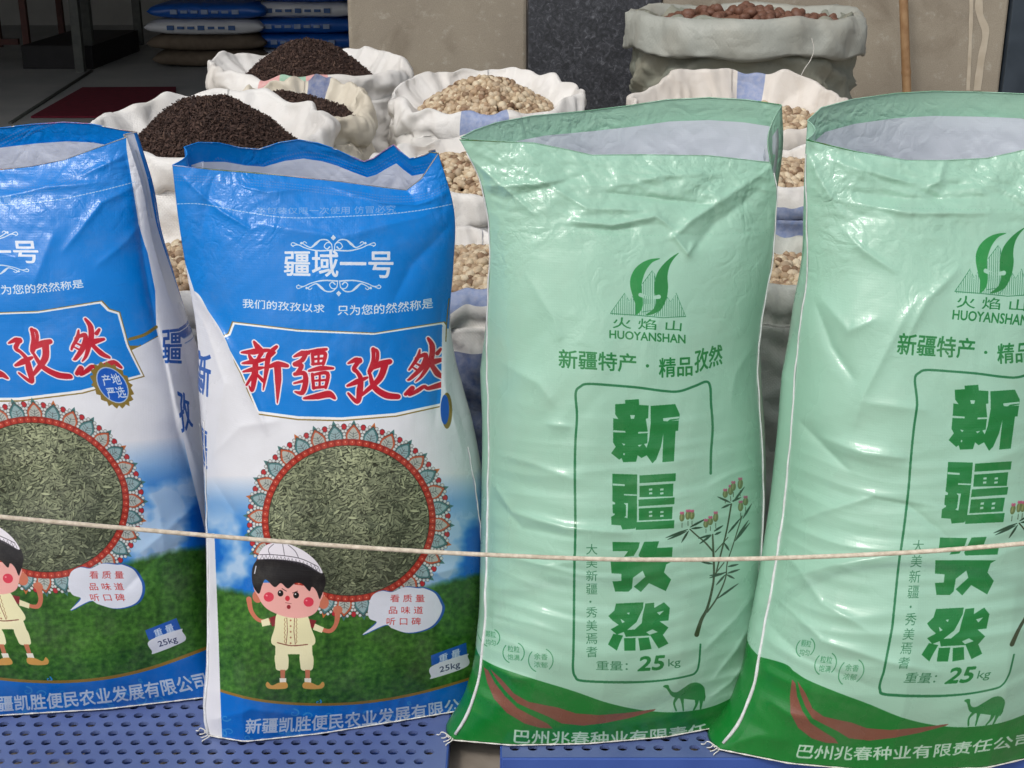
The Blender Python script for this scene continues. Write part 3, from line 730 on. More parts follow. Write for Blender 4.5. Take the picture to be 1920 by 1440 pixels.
    for g in ([(1005, 328), (1022, 325), (1018, 338)], [(970, 360), (995, 378), (980, 385)], [(1175, 325), (1215, 315), (1190, 340)]): H3(g, PALE)
    H3([(900, 505), (930, 445), (985, 455), (965, 500), (950, 540)]); H3([(990, 470), (1055, 468), (1055, 540), (992, 540)]); H3([(1070, 470), (1130, 465), (1145, 530), (1080, 540)]); H3([(1135, 450), (1195, 430), (1240, 500), (1185, 528)])
    H3([(985, 425), (1090, 418), (1140, 455), (1000, 462)])
    # small column of lettering
    for k, ch in enumerate('大美新疆·秀美焉耆'):
        y = 1022 + k * 24.8 + (0 if k < 5 else -6)
        x = 1099 - .0 * k
        if ch == '·': c.ell(x + 8, y + 7, 2, 2, (60, 130, 92), n=8)
        else: c.text(ch, [(x, y - 2), (x + 21, y - 2), (x + 21, y + 18), (x, y + 18)], (60, 130, 92))
    c.text('重量：', [(1118, 1239), (1177, 1240), (1177, 1257), (1118, 1256)], (60, 128, 90), bold=.003)
    c.text('25', [(1196, 1232), (1246, 1229), (1246, 1255), (1196, 1258)], DG, bold=.03, shear=.12)
    c.text('kg', [(1253, 1236), (1276, 1234), (1276, 1252), (1253, 1254)], (52, 128, 84), bold=.002)
    # stamps
    for (x, y, w, a, b_) in ((920, 1196, 17, '颗粒', '均匀'), (963, 1224, 20, '粒粒', '饱满'), (1014, 1238, 23, '余香', '浓郁')):
        t = np.linspace(.5, 2.4, 10)
        c.line([(x + w * math.cos(q + 1.5), y + w * math.sin(q + 1.5)) for q in t], 1.8, (70, 150, 104)); c.line([(x + w * math.cos(q - 1.6), y + w * math.sin(q - 1.6)) for q in t], 1.8, (70, 150, 104))
        c.text(a, [(x - w * .55, y - 14), (x + w * .55, y - 12), (x + w * .55, y), (x - w * .55, y - 2)], (74, 150, 106), bold=.004)
        c.text(b_, [(x - w * .55, y + 2), (x + w * .55, y + 4), (x + w * .55, y + 15), (x - w * .55, y + 13)], (74, 150, 106), bold=.004)
    # base band with swooshes
    band = [(780, 1200), (880, 1222), (908, 1238), (940, 1253), (1007, 1275), (1073, 1295), (1140, 1318), (1207, 1332), (1273, 1335), (1340, 1323), (1407, 1287), (1480, 1235)]
    c.poly(c.smooth(band, 8, False).tolist() + [(1500, 1500), (750, 1500)], (22, 128, 50))
    br = (134, 84, 68)
    c.poly(q3([(200, 632), (220, 720), (258, 810), (330, 890), (430, 950), (520, 975), (590, 978), (560, 950), (470, 905), (390, 862), (320, 795), (262, 720), (226, 650)]), br)
    c.poly(q3([(234, 640), (300, 700), (370, 780), (450, 826), (540, 845), (620, 860), (720, 893), (850, 902), (1000, 890), (1170, 868), (1160, 878), (1020, 920), (880, 948), (760, 962), (640, 950), (560, 910), (470, 872), (390, 836), (325, 770), (275, 706)]), br)
    c.text('巴州兆春种业有限责任公司', [(965, 1367), (1395, 1345), (1397, 1368), (963, 1393)], (196, 226, 206), bold=.016, sag=14)
    # camel
    c.spoly(q3([(1210, 742), (1222, 733), (1240, 735), (1248, 755), (1265, 772), (1290, 772), (1325, 750), (1365, 724), (1405, 720), (1438, 742), (1446, 775), (1442, 812), (1400, 818), (1340, 812), (1285, 806), (1258, 795), (1240, 770), (1228, 753)]), (44, 134, 70))
    for leg in ([(1292, 795, 8), (1272, 835, 4), (1284, 878, 3)], [(1315, 800, 9), (1320, 840, 4), (1324, 876, 3)], [(1400, 800, 12), (1398, 840, 5), (1382, 874, 3)], [(1425, 800, 12), (1424, 838, 5), (1420, 870, 3)]):
        P = q3([(p[0], p[1]) for p in leg]); c.line(P, [p[2] / 1.05 for p in leg], (44, 134, 70), True)
    c.line(q3([(1443, 780), (1446, 800), (1440, 822)]), 2, (38, 120, 60))
    # flowering sprig
    q4 = lambda L: [(1240 + x / 4, 860 + y / 4) for x, y in L]
    stem, leafc = (58, 74, 48), (38, 72, 50)
    for s_, w in (([(265, 1320), (300, 1210), (345, 1120), (385, 960), (395, 850), (390, 700), (385, 570)], [9, 6.5, 5, 4, 4, 4, 3]), ([(345, 1150), (420, 1040), (480, 900), (495, 780), (540, 640), (605, 430)], [3, 3, 2.5, 2, 2, 2]),
                 ([(410, 860), (450, 700), (490, 540), (525, 340)], [2.5, 3, 3, 3]), ([(390, 700), (330, 630), (270, 580), (215, 530)], [3, 3, 2.5, 2.5]), ([(400, 870), (470, 780)], [2, 2]), ([(405, 700), (500, 590)], [2, 1.5])):
        c.line(q4(s_), w, stem, True)
    def leaf(p, q, w=3.6):
        p, q = np.array(q4([p])[0]), np.array(q4([q])[0]); m1 = p + (q - p) * .35; m2 = p + (q - p) * .7
        c.line([p, m1, m2, q], [1, w, w * .8, .5], leafc, True)
    for p, q in (((200, 530), (30, 595)), ((190, 545), (45, 608)), ((205, 540), (150, 630)), ((215, 515), (335, 450)), ((225, 525), (310, 515)), ((375, 570), (275, 600)), ((375, 575), (285, 640)), ((395, 545), (465, 500)), ((400, 570), (450, 548)),
                 ((520, 330), (420, 285)), ((520, 340), (450, 372)), ((540, 325), (625, 210)), ((500, 560), (600, 440)), ((510, 690), (470, 630)), ((550, 620), (665, 480)), ((560, 600), (655, 460)), ((610, 450), (680, 335)), ((490, 850), (360, 895)), ((495, 860), (590, 830)),
                 ((490, 870), (550, 900)), ((480, 870), (410, 950)), ((420, 1050), (580, 935)), ((385, 790), (300, 775)), ((500, 810), (580, 792)), ((470, 860), (360, 878)), ((530, 320), (600, 290))): leaf(p, q, 4.2)
    for (x, y, h) in ((155, 440, 50), (200, 425, 52), (230, 425, 50), (335, 490, 44), (368, 470, 46), (408, 440, 54), (480, 265, 46), (520, 240, 52), (540, 210, 50), (592, 190, 60), (595, 360, 56), (632, 320, 50)):
        X, Y = q4([(x, y)])[0]
        c.line([(X, Y + h / 5), ((X * 2 + q4([(x, y + h * 1.6)])[0][0]) / 3, Y + h / 2.6)], 1.2, stem)
        c.ell(X, Y, 5, h / 6.2, (104, 122, 74), rot=.1); c.ell(X - 1, Y - 1, 1.6, h / 8, (140, 150, 96), rot=.1, n=10)
        c.ell(X, Y - h / 6.5, 4.2, 2.4, (176, 96, 118), n=12); c.ell(X - 2.2, Y - h / 6.5 - 1.6, 1.8, 1.6, (204, 112, 146), n=8); c.ell(X + 2.2, Y - h / 6.5 - 1.6, 1.8, 1.6, (186, 100, 132), n=8)
    c.dash([(870, 433), (1000, 436), (1120, 440), (1250, 441), (1440, 436)], 7, .3, 1.1, (140, 200, 170))

c3 = Canvas(CW, CH, lambda P: B3.inv(P) * [CW, CH]); draw_green(c3); img_g3 = c3.image('print_green_bag_a'); del c3
w4 = shift_warp(B4, [300, 440, 535, 627, 680, 790, 930, 1060, 1160, 1240, 1300, 1380], [655, 650, 648, 644, 634, 638, 626, 608, 597, 582, 560, 530], [-50, -48, -47, -37, -25, -28, -20, -2, 15, 22, 28, 28])
c4 = Canvas(CW, CH, w4); draw_green(c4); img_g4 = c4.image('print_green_bag_b'); del c4

def film_mat(name, img=None, col=None, rough=.3, weave=1400, coat=.35, crk=.35, crk_scale=(34, 60), spec=.5):
    """laminated woven plastic: print, fine weave and small sharp crackle in the gloss"""
    m, nt, b = new_mat(name, rough, spec)
    L = nt.links
    uvn = N(nt, 'ShaderNodeUVMap')
    if img is not None:
        ti = N(nt, 'ShaderNodeTexImage'); ti.image = img; ti.extension = 'EXTEND'
        L.new(uvn.outputs[0], ti.inputs[0])
        tcd = N(nt, 'ShaderNodeTexCoord'); nd = N(nt, 'ShaderNodeTexNoise'); nd.inputs['Scale'].default_value = 14; nd.inputs['Detail'].default_value = 9; nd.inputs['Roughness'].default_value = .75; L.new(tcd.outputs['Object'], nd.inputs[0])
        md = N(nt, 'ShaderNodeMapRange'); md.inputs[1].default_value = .48; md.inputs[2].default_value = .75; md.inputs[4].default_value = .10; L.new(nd.outputs[0], md.inputs[0])
        xd = N(nt, 'ShaderNodeMixRGB'); xd.inputs[2].default_value = srgb(176, 172, 160); L.new(md.outputs[0], xd.inputs[0]); L.new(ti.outputs[0], xd.inputs[1]); L.new(xd.outputs[0], b.inputs['Base Color'])
    else:
        b.inputs['Base Color'].default_value = col
    b.inputs['Coat Weight'].default_value = coat
    b.inputs['Coat Roughness'].default_value = .10
    tc = N(nt, 'ShaderNodeTexCoord')
    def math_(op, a, b_, c_=None):
        n = N(nt, 'ShaderNodeMath'); n.operation = op
        for i, v in enumerate((a, b_, c_)):
            if v is None: continue
            if isinstance(v, (int, float)): n.inputs[i].default_value = v
            else: L.new(v, n.inputs[i])
        return n.outputs[0]
    w1_ = N(nt, 'ShaderNodeTexWave'); w1_.bands_direction = 'X'; w1_.inputs['Scale'].default_value = 90; w1_.inputs['Distortion'].default_value = .3
    w2_ = N(nt, 'ShaderNodeTexWave'); w2_.bands_direction = 'Z'; w2_.inputs['Scale'].default_value = 90; w2_.inputs['Distortion'].default_value = .3
    L.new(tc.outputs['Object'], w1_.inputs[0]); L.new(tc.outputs['Object'], w2_.inputs[0])
    hsum = math_('MULTIPLY', math_('MULTIPLY', w1_.outputs[1], w2_.outputs[1]), .00006)
    # more crackle towards the mouth, where the film has been handled
    sepu = N(nt, 'ShaderNodeSeparateXYZ'); L.new(uvn.outputs[0], sepu.inputs[0])
    mrv = N(nt, 'ShaderNodeMapRange'); mrv.inputs[1].default_value = .62; mrv.inputs[2].default_value = .93; mrv.inputs[3].default_value = .13; mrv.inputs[4].default_value = 1.0
    L.new(sepu.outputs[1], mrv.inputs[0])
    patch = N(nt, 'ShaderNodeTexNoise'); patch.inputs['Scale'].default_value = 6; patch.inputs['Detail'].default_value = 2; L.new(tc.outputs['Object'], patch.inputs[0])
    mrp = N(nt, 'ShaderNodeMapRange'); mrp.inputs[1].default_value = .38; mrp.inputs[2].default_value = .62; mrp.inputs[3].default_value = .15; mrp.inputs[4].default_value = 1.0; L.new(patch.outputs[0], mrp.inputs[0])
    amp = math_('MULTIPLY', mrv.outputs[0], mrp.outputs[0])
    for sc_, hgt, dist_ in ((crk_scale[0] * .55, .0042, 1.5), (crk_scale[0] * 1.5, .0015, 1.0), (crk_scale[1] * 2.2, .0006, .8)):
        nz = N(nt, 'ShaderNodeTexNoise'); nz.inputs['Scale'].default_value = sc_; nz.inputs['Detail'].default_value = 1.5; nz.inputs['Distortion'].default_value = dist_
        L.new(tc.outputs['Object'], nz.inputs[0])
        fold_ = math_('ABSOLUTE', math_('SUBTRACT', nz.outputs[0], .5), None)
        hsum = math_('ADD', hsum, math_('MULTIPLY', math_('MULTIPLY', fold_, amp), hgt * 2.4 * crk * 4))
    bb = N(nt, 'ShaderNodeBump'); bb.inputs['Strength'].default_value = 1.0; bb.inputs['Distance'].default_value = 1.0
    L.new(hsum, bb.inputs['Height'])
    L.new(bb.outputs[0], b.inputs['Normal']); L.new(bb.outputs[0], b.inputs['Coat Normal'])
    tr = N(nt, 'ShaderNodeBsdfTranslucent'); ms_ = N(nt, 'ShaderNodeMixShader'); ms_.inputs[0].default_value = .12
    out_ = [n for n in nt.nodes if n.type == 'OUTPUT_MATERIAL'][0]
    if b.inputs['Base Color'].is_linked: L.new(b.inputs['Base Color'].links[0].from_socket, tr.inputs[0])
    else: tr.inputs[0].default_value = b.inputs['Base Color'].default_value
    L.new(b.outputs[0], ms_.inputs[1]); L.new(tr.outputs[0], ms_.inputs[2]); L.new(ms_.outputs[0], out_.inputs['Surface'])
    # dusty, uneven gloss
    n3 = N(nt, 'ShaderNodeTexNoise'); n3.inputs['Scale'].default_value = 9; n3.inputs['Detail'].default_value = 6; L.new(tc.outputs['Object'], n3.inputs[0])
    mr = N(nt, 'ShaderNodeMapRange'); mr.inputs[1].default_value = .35; mr.inputs[2].default_value = .7; mr.inputs[3].default_value = rough - .07; mr.inputs[4].default_value = rough + .16
    L.new(n3.outputs[0], mr.inputs[0]); L.new(mr.outputs[0], b.inputs['Roughness'])
    return m

M_liner = film_mat('white_inner_liner', col=srgb(226, 231, 242), rough=.16, coat=1.0, crk=.3, crk_scale=(9, 20))
M_seam = noise_mat('white_woven_edge', srgb(226, 228, 230), srgb(205, 206, 206), 60, .6, .3, 300)
M_thread = noise_mat('white_thread', srgb(236, 234, 226), srgb(205, 202, 194), 200, .8, .5, 600)

# wrinkle fields, authored per bag in photo pixels: (points, height mm, width mm)
def crease_field(ol, u, t, creases, WM=.47, HM=.86):
    h = np.zeros_like(u)
    X, Y = u * WM, t * HM
    for pts, amp, wid in creases:
        q = ol.inv(np.array(pts, float)) * [WM, HM]
        best = np.full(u.shape, 9.0); along = np.zeros_like(u)
        n = len(q) - 1
        for i in range(n):
            a, b = q[i], q[i + 1]; d = b - a; L2 = (d ** 2).sum()
            s = np.clip(((X - a[0]) * d[0] + (Y - a[1]) * d[1]) / L2, 0, 1)
            dd = np.hypot(X - a[0] - s * d[0], Y - a[1] - s * d[1])
            m = dd < best
            best = np.where(m, dd, best); along = np.where(m, (i + s) / n, along)
        env = np.sin(np.pi * np.clip(along * .94 + .03, 0, 1)) ** .6
        w = wid / 1000 * (.6 + .5 * env)
        h += amp / 1000 * env * np.exp(-np.sqrt((best / w) ** 2 + .04) * 1.2)
    return h

def make_bag(ol, img, label, kind, creases, seed, name):
    nu, nt_ = 230, 420
    uu = .5 - .5 * np.cos(np.linspace(0, np.pi, nu)) * .35 - .65 * (.5 - np.linspace(0, 1, nu))
    uu = (uu - uu[0]) / (uu[-1] - uu[0])
    tt = np.linspace(0, 1, nt_)
    U, T = np.meshgrid(uu, tt)
    px, py = ol.px(U, T)
    D = ol.depth(U, T)
    WM, HM = .47, .86
    X, Y = U * WM, T * HM
    # wrinkles
    top = np.clip(1 - T / .20, 0, 1); mid = np.clip((T - .12) / .2, 0, 1) * np.clip((.62 - T) / .2, 0, 1); lowm = np.clip((T - .42) / .2, 0, 1)
    edge = np.clip(np.abs(U - .5) * 2, 0, 1)
    h = .0045 * fbm(X * 5, Y * 4, seed, 3)
    if kind == 'green':
        h += (.012 * facet(X * 9, Y * 15, seed + 1, 4) + .0048 * facet(X * 24, Y * 34, seed + 5, 4) + .0012 * facet(X * 60, Y * 70, seed + 15, 3)) * np.clip(top * 1.5, 0, 1)
        h += .0065 * facet(X * 6, Y * 5.5, seed + 2, 3) * mid + .0016 * facet(X * 17, Y * 15, seed + 22, 3) * mid
        wv = Y + .10 * (U - .5) ** 2 * 1.5 + .02 * vnoise(X * 4, Y * 3, seed + 9)
        h += .0030 * ridge(X * 3.0 + 2, wv * 26, seed + 6) * lowm * (.25 + .75 * edge)
        h += .0014 * vnoise(X * 9, wv * 55, seed + 7) * lowm
    else:
        h += (.0028 * facet(X * 11, Y * 15, seed + 1, 4) + .0014 * facet(X * 30, Y * 36, seed + 5, 4)) * np.clip(top * 1.3, 0, 1)
        h += .006 * facet(X * 6, Y * 5, seed + 2, 3) * mid
        h += .0013 * facet(X * 20, Y * 22, seed + 8, 3) * mid
        h += .0016 * ridge(X * 3, (Y + .03 * U) * 14, seed + 6) * lowm * (.2 + .8 * edge) + .0008 * vnoise(X * 12, Y * 30, seed + 7) * lowm
        h += .0025 * facet(X * 22, Y * 26, seed + 12, 3) * np.clip((T - .91) / .05, 0, 1)
    cf = crease_field(ol, U, T, creases)
    fade = np.clip(np.minimum(U, 1 - U) / .03, 0, 1)
    h = (h + cf * 1.35) * (.25 + .75 * fade)
    Fr = at(px, py, D - h)                                     # front sheet
    # back sheet
    bi = ol.back; ub = (bi[:, 0] - bi[0, 0]) / (bi[-1, 0] - bi[0, 0])
    bu = np.interp(uu, ub, bi[:, 0]); bv = np.interp(uu, ub, bi[:, 1])
    thick_top = (.085 if kind == 'blue' else .13) * np.sin(np.pi * np.clip(uu * .9 + .05, 0, 1)) ** .8 + .02
    Ytop = ol.Yb + ol.lean + ol.rot * (uu - .5)
    Brim = at(bu, bv, Ytop + thick_top)
    El, Er = Fr[:, 0], Fr[:, -1]
    ts = tt[:, None]
    line = El[:, None] * (1 - uu[None, :, None]) + Er[:, None] * uu[None, :, None]
    bt = (.03 + .17 * np.clip(T / .6, 0, 1) ** .9) * (1 - .25 * np.clip((T - .9) / .1, 0, 1))
    bp = 1 - np.abs(2 * U - 1) ** 4
    Bk = line.copy(); Bk[..., 1] += .02 + (bt * (.35 + .65 * bp)) + .004 * fbm(X * 8, Y * 8, seed + 30, 3)
    w = np.stack([np.clip(1 - T / .35, 0, 1) ** 1.5, np.clip(1 - T / .7, 0, 1) ** 1.3, np.clip(1 - T / .35, 0, 1) ** 1.5], -1)
    # carry the raised back rim down into the sheet
    off = Brim - Bk[0]
    Bk = Bk + off[None] * w
    z0 = .152
    Bk[..., 2] = np.maximum(Bk[..., 2], z0)
    bz = Bk[-1, :, 2].copy(); Bk[-1, :, 2] = z0
    ns = 9
    def side(A, B, bow):
        s = np.linspace(0, 1, ns + 2)[1:-1][None, :, None]
        S = A[:, None] * (1 - s) + B[:, None] * s
        S[..., 0] += (bow[:, None] * np.sin(np.pi * s[0, :, 0])[None])
        return S
    bow = np.interp(tt, [0, .12, .4, 1], [-.012, -.02, .012, .01])
    Sr = side(Fr[:, -1], Bk[:, -1], bow); Sl = side(Bk[:, 0], Fr[:, 0], -bow)
    loop = np.concatenate([Fr, Sr, Bk[:, ::-1], Sl], 1)
    nl = loop.shape[1]
    uvu = np.concatenate([uu, np.full(ns, .997), 1 - uu[::-1][::1] * 1.0, np.full(ns, .003)])
    uvu[nu + ns:nu + ns + nu] = 1 - uu[::-1]
    UVu = np.tile(uvu, (nt_, 1)); UVv = np.repeat(1 - tt[:, None], nl, 1)
    V = loop.reshape(-1, 3)
    Fc = grid_faces(nl, nt_, True)
    # closed base
    base = loop[-1]; cen = base.mean(0); cen[2] = z0
    rings = [base * (1 - s) + cen * s for s in (.25, .5, .75, .97)]
    for i, r_ in enumerate(rings): r_[:, 2] = np.minimum(r_[:, 2], z0 + (r_[:, 2] - z0) * (1 - (i + 1) / 4.5))
    V = np.concatenate([V] + rings); n0 = nl * (nt_ - 1)
    Fb = grid_faces(nl, 5, True, off=n0)
    Fc = np.concatenate([Fc, Fb])
    uvs = np.stack([UVu.ravel(), UVv.ravel()], -1)
    uvs = np.concatenate([uvs, np.tile(np.stack([uvu, np.full(nl, .004)], -1), (4, 1))])
    loc = (float(cen[0]), float(cen[1]), z0)
    root = empty(name, loc, label, 'bag', 'printed cumin bags standing in a row on the pallets')
    mat = film_mat('printed_film_' + kind, img, rough=.25 if kind == 'green' else .28, coat=.35 if kind == 'green' else .2, crk=.2 if kind == 'green' else .14, spec=.5 if kind == 'green' else .3)
    mesh_obj('bag_body', V, Fc, mat, root, uv=uvs)
    # inner liner, set inside the outer sheet
    k0, k1 = 12, 200
    sub = loop[k0:k1:2]
    cc = sub.mean(1, keepdims=True)
    Tl = tt[k0:k1:2]
    ins = sub + (cc - sub) * .035
    ins[..., 1] += np.where(sub[..., 1] < cc[..., 1], .006, -.006)
    a = np.linspace(0, 2 * np.pi, nl)[None] * 1.0
    fx = facet(np.cos(a) * 3 + Tl[:, None] * 22, np.sin(a) * 3 + Tl[:, None] * 9, seed + 44, 3)
    cr2 = fx * .007 * np.clip((Tl[:, None] - .03) / .03, 0, 1)
    ins[..., 1] += -np.abs(cr2) * np.sign(sub[..., 1] - cc[..., 1]) * .8
    nz = ins.shape[0]
    Vl = ins.reshape(-1, 3); Fl = grid_faces(nl, nz, True).tolist()
    cidx = len(Vl); Vl = np.concatenate([Vl, ins[-1].mean(0)[None]])
    Fl += [[(nz - 1) * nl + i, (nz - 1) * nl + (i + 1) % nl, cidx] for i in range(nl)]
    mesh_obj('inner_liner', Vl, Fl, M_liner, root, uv=np.tile([.5, .95], (len(Vl), 1)))
    # hemmed lip: thin turned edge along the mouth
    lip = np.concatenate([loop[0], loop[0][:1]])
    tube('mouth_hem', lip, .0009, mat, root, n=6)
    # white selvage down both side folds
    for e, (A, sgn) in enumerate(((Fr[:, 0], -1), (Fr[:, -1], 1))):
        k = slice(8, nt_, 4) if kind == 'green' else slice(int(nt_ * (.45 if sgn < 0 else .5)), nt_, 4)
        P = A[k] + [sgn * .0005, -.001, 0]
        s = np.linspace(0, 1, len(P))
        wd = (.0016 + .0007 * np.abs(vnoise(s * 26, s * 0 + e, seed))) * np.interp(s, [0, .3, 1], [.5, .7, 1.5 if sgn < 0 else .9])
        P[:, 0] += .0015 * vnoise(s * 20, s * 0 + 5, seed)
        tube('side_seam', P, wd, M_seam, root, n=8)
    # stitching along the base and a loose thread tail
    bl = loop[-1][:nu:6] + [0, -.002, .002]
    s = np.linspace(0, 1, len(bl))
    tube('stitching', bl, .0011 + .0004 * np.sin(s * 140), M_thread, root, n=6)
    c0 = Fr[-1, 0]
    n = 40; s = np.linspace(0, 1, n)
    for k in range(4):
        L_ = .030 - .006 * k
        tl = np.stack([c0[0] - L_ * s * (.9 - .2 * k) - .004 * np.sin(s * 5 + k), c0[1] + .004 - .012 * s * (k - 1) * .8, .1535 + .014 * np.sin(np.pi * np.clip(s * 1.1, 0, 1)) * (1 - .25 * k) * (1 - s)], -1)
        tube('thread_tail', tl, .0009, M_thread, root, n=6)
    return root, Fr

cre2 = [([(362, 545), (395, 590), (425, 640), (455, 705), (486, 775), (500, 810)], 7, 9), ([(400, 330), (380, 420), (372, 520)], -4, 12),
        ([(340, 330), (420, 400), (470, 430)], 4, 6), ([(480, 420), (640, 445), (800, 405)], 4, 12), ([(440, 345), (500, 360), (600, 352)], 4, 7), ([(620, 350), (720, 380), (840, 360)], 5, 8),
        ([(845, 420), (770, 500), (740, 560)], -4, 14), ([(390, 860), (450, 800), (520, 790)], 3, 10), ([(400, 900), (440, 960), (430, 1010)], -3, 8), ([(840, 640), (838, 740), (870, 860)], 5, 9),
        ([(830, 560), (826, 700), (815, 800)], -4, 10), ([(380, 600), (420, 720), (400, 850)], 4, 9), ([(395, 1350), (470, 1330), (600, 1345), (760, 1330)], 3, 8), ([(880, 1060), (800, 1080)], 3, 8)]
cre1 = [([(235, 300), (262, 420), (290, 600), (330, 800), (385, 1000)], -5, 8), ([(120, 470), (190, 380), (250, 350)], 4, 8), ([(0, 370), (90, 350), (200, 340)], 4, 8), ([(150, 330), (235, 290)], 4, 6),
        ([(300, 620), (330, 760), (375, 900)], 6, 8), ([(180, 500), (240, 450), (262, 420)], 3, 9), ([(260, 1040), (330, 980), (375, 940)], 3, 8), ([(230, 1110), (300, 1040), (360, 1010)], -3, 8), ([(250, 860), (300, 960), (310, 1050)], 3, 12), ([(100, 440), (60, 540)], 3, 12)]
cre3 = [([(870, 290), (930, 340), (1000, 400)], 6, 7), ([(900, 350), (1010, 345), (1060, 335)], 6, 6), ([(950, 370), (1050, 345), (1110, 320)], -4, 6), ([(1000, 330), (1100, 390), (1230, 395)], 5, 6), ([(1130, 360), (1230, 372), (1340, 385)], -7, 6), ([(1180, 345), (1240, 330), (1330, 325)], 5, 6),
        ([(1070, 415), (1150, 422), (1230, 405), (1262, 428)], 7, 6), ([(1060, 425), (1150, 432), (1225, 420)], -4, 5), ([(1446, 315), (1360, 370), (1300, 410), (1262, 445)], 9, 9), ([(1430, 350), (1340, 420), (1300, 470)], -8, 14), ([(1262, 440), (1290, 475), (1302, 455)], 7, 6),
        ([(990, 520), (1040, 600), (1050, 640)], 3, 12), ([(940, 680), (1010, 720), (1040, 760)], 4, 14), ([(1025, 795), (1070, 800)], 4, 8), ([(920, 900), (960, 960), (1060, 990), (1180, 1000)], 6, 8), ([(930, 850), (1000, 870), (1080, 900)], 4, 9), ([(925, 930), (980, 990), (1080, 1010)], -4, 9),
        ([(1430, 870), (1370, 890), (1330, 910)], 4, 8), ([(1425, 1100), (1380, 1160), (1320, 1220)], 4, 7), ([(1420, 1150), (1380, 1220), (1340, 1270)], 4, 6), ([(1410, 1230), (1370, 1280), (1330, 1310)], 4, 6), ([(915, 1150), (1000, 1170), (1060, 1190)], 3, 8), ([(900, 1240), (960, 1270), (1000, 1275)], 4, 6), ([(930, 1040), (1020, 1060), (1080, 1055)], 3, 8), ([(1418, 640), (1380, 700), (1370, 760)], 4, 12)]
cre4 = [([(1515, 290), (1540, 340), (1570, 390)], 6, 9), ([(1600, 380), (1700, 398), (1850, 400)], 8, 8), ([(1590, 360), (1700, 372), (1840, 370)], -6, 10), ([(1770, 305), (1760, 340), (1740, 350)], 6, 6), ([(1560, 300), (1640, 325), (1740, 345)], 5, 7), ([(1580, 430), (1620, 470), (1680, 510)], 5, 8),
        ([(1800, 500), (1740, 560), (1700, 640)], 5, 12), ([(1720, 560), (1620, 740), (1600, 800)], 5, 14), ([(1530, 570), (1560, 650), (1600, 710)], -6, 9), ([(1540, 560), (1590, 620), (1640, 600)], 5, 12), ([(1500, 790), (1540, 830), (1590, 880)], -6, 9), ([(1540, 820), (1620, 850), (1700, 860)], 8, 12),
        ([(1620, 755), (1680, 762), (1740, 770)], 4, 12), ([(1460, 990), (1540, 960), (1640, 930), (1760, 950)], 4, 9), ([(1450, 1090), (1560, 1060), (1690, 1040)], 4, 8), ([(1440, 1110), (1540, 1200), (1660, 1240), (1760, 1260)], 5, 7), ([(1430, 1160), (1500, 1230), (1640, 1290)], -4, 7), ([(1460, 1020), (1540, 1130), (1640, 1190)], 4, 8),
        ([(1620, 930), (1700, 945), (1780, 1010)], -4, 8), ([(1440, 1310), (1480, 1340), (1530, 1350)], 6, 8), ([(1350, 1400), (1420, 1380), (1480, 1390)], 5, 9), ([(1800, 900), (1860, 960), (1900, 1000)], 3, 9)]
make_bag(B1, img_b1, 'blue and white printed cumin bag cut off by the left edge of the photo', 'blue', cre1, 11, 'cumin_bag')
make_bag(B2, img_b2, 'blue and white cumin bag with wavy open mouth, touching the nearer green bag', 'blue', cre2, 12, 'cumin_bag')
make_bag(B3, img_g3, 'pale green cumin bag shown whole, between a blue bag and the other green bag', 'green', cre3, 13, 'cumin_bag')
make_bag(B4, img_g4, 'pale green cumin bag cut off by the right edge of the photo', 'green', cre4, 14, 'cumin_bag')

# ------------------------------------------------------------------ rope in front of the bags
M_rope = noise_mat('beige_rope', srgb(226, 214, 196), srgb(196, 182, 162), 120, .85, .5, 500)
rp = np.array([(-300, 940, 1.70), (0, 969, 1.74), (230, 990, 1.765), (460, 1010, 1.775), (700, 1028, 1.775), (910, 1040, 1.775), (1170, 1049, 1.77), (1430, 1047, 1.76), (1700, 1036, 1.74), (1920, 1019, 1.70), (2250, 990, 1.66)])
s = np.linspace(0, 1, 500); q = np.linspace(0, 1, len(rp))
P = at(cr(q, rp[:, 0], s), cr(q, rp[:, 1], s), cr(q, rp[:, 2], s))
rope = tube('rope', P, .0031, M_rope, n=12)
for k in range(3):
    pass
tag(rope, 'thin beige rope stretched across the front of all four bags', 'rope')
w = rope.data
co = np.empty(len(w.vertices) * 3, np.float32); w.vertices.foreach_get('co', co); co = co.reshape(-1, 12, 3)
th = np.linspace(0, 2 * np.pi, 12, endpoint=False)[None]
mod = 1 + .07 * np.abs(np.sin(1.5 * (th + np.arange(500)[:, None] * .75)))
ctr = co.mean(1, keepdims=True); co = ctr + (co - ctr) * mod[..., None]
w.vertices.foreach_set('co', co.astype(np.float32).ravel()); w.update()

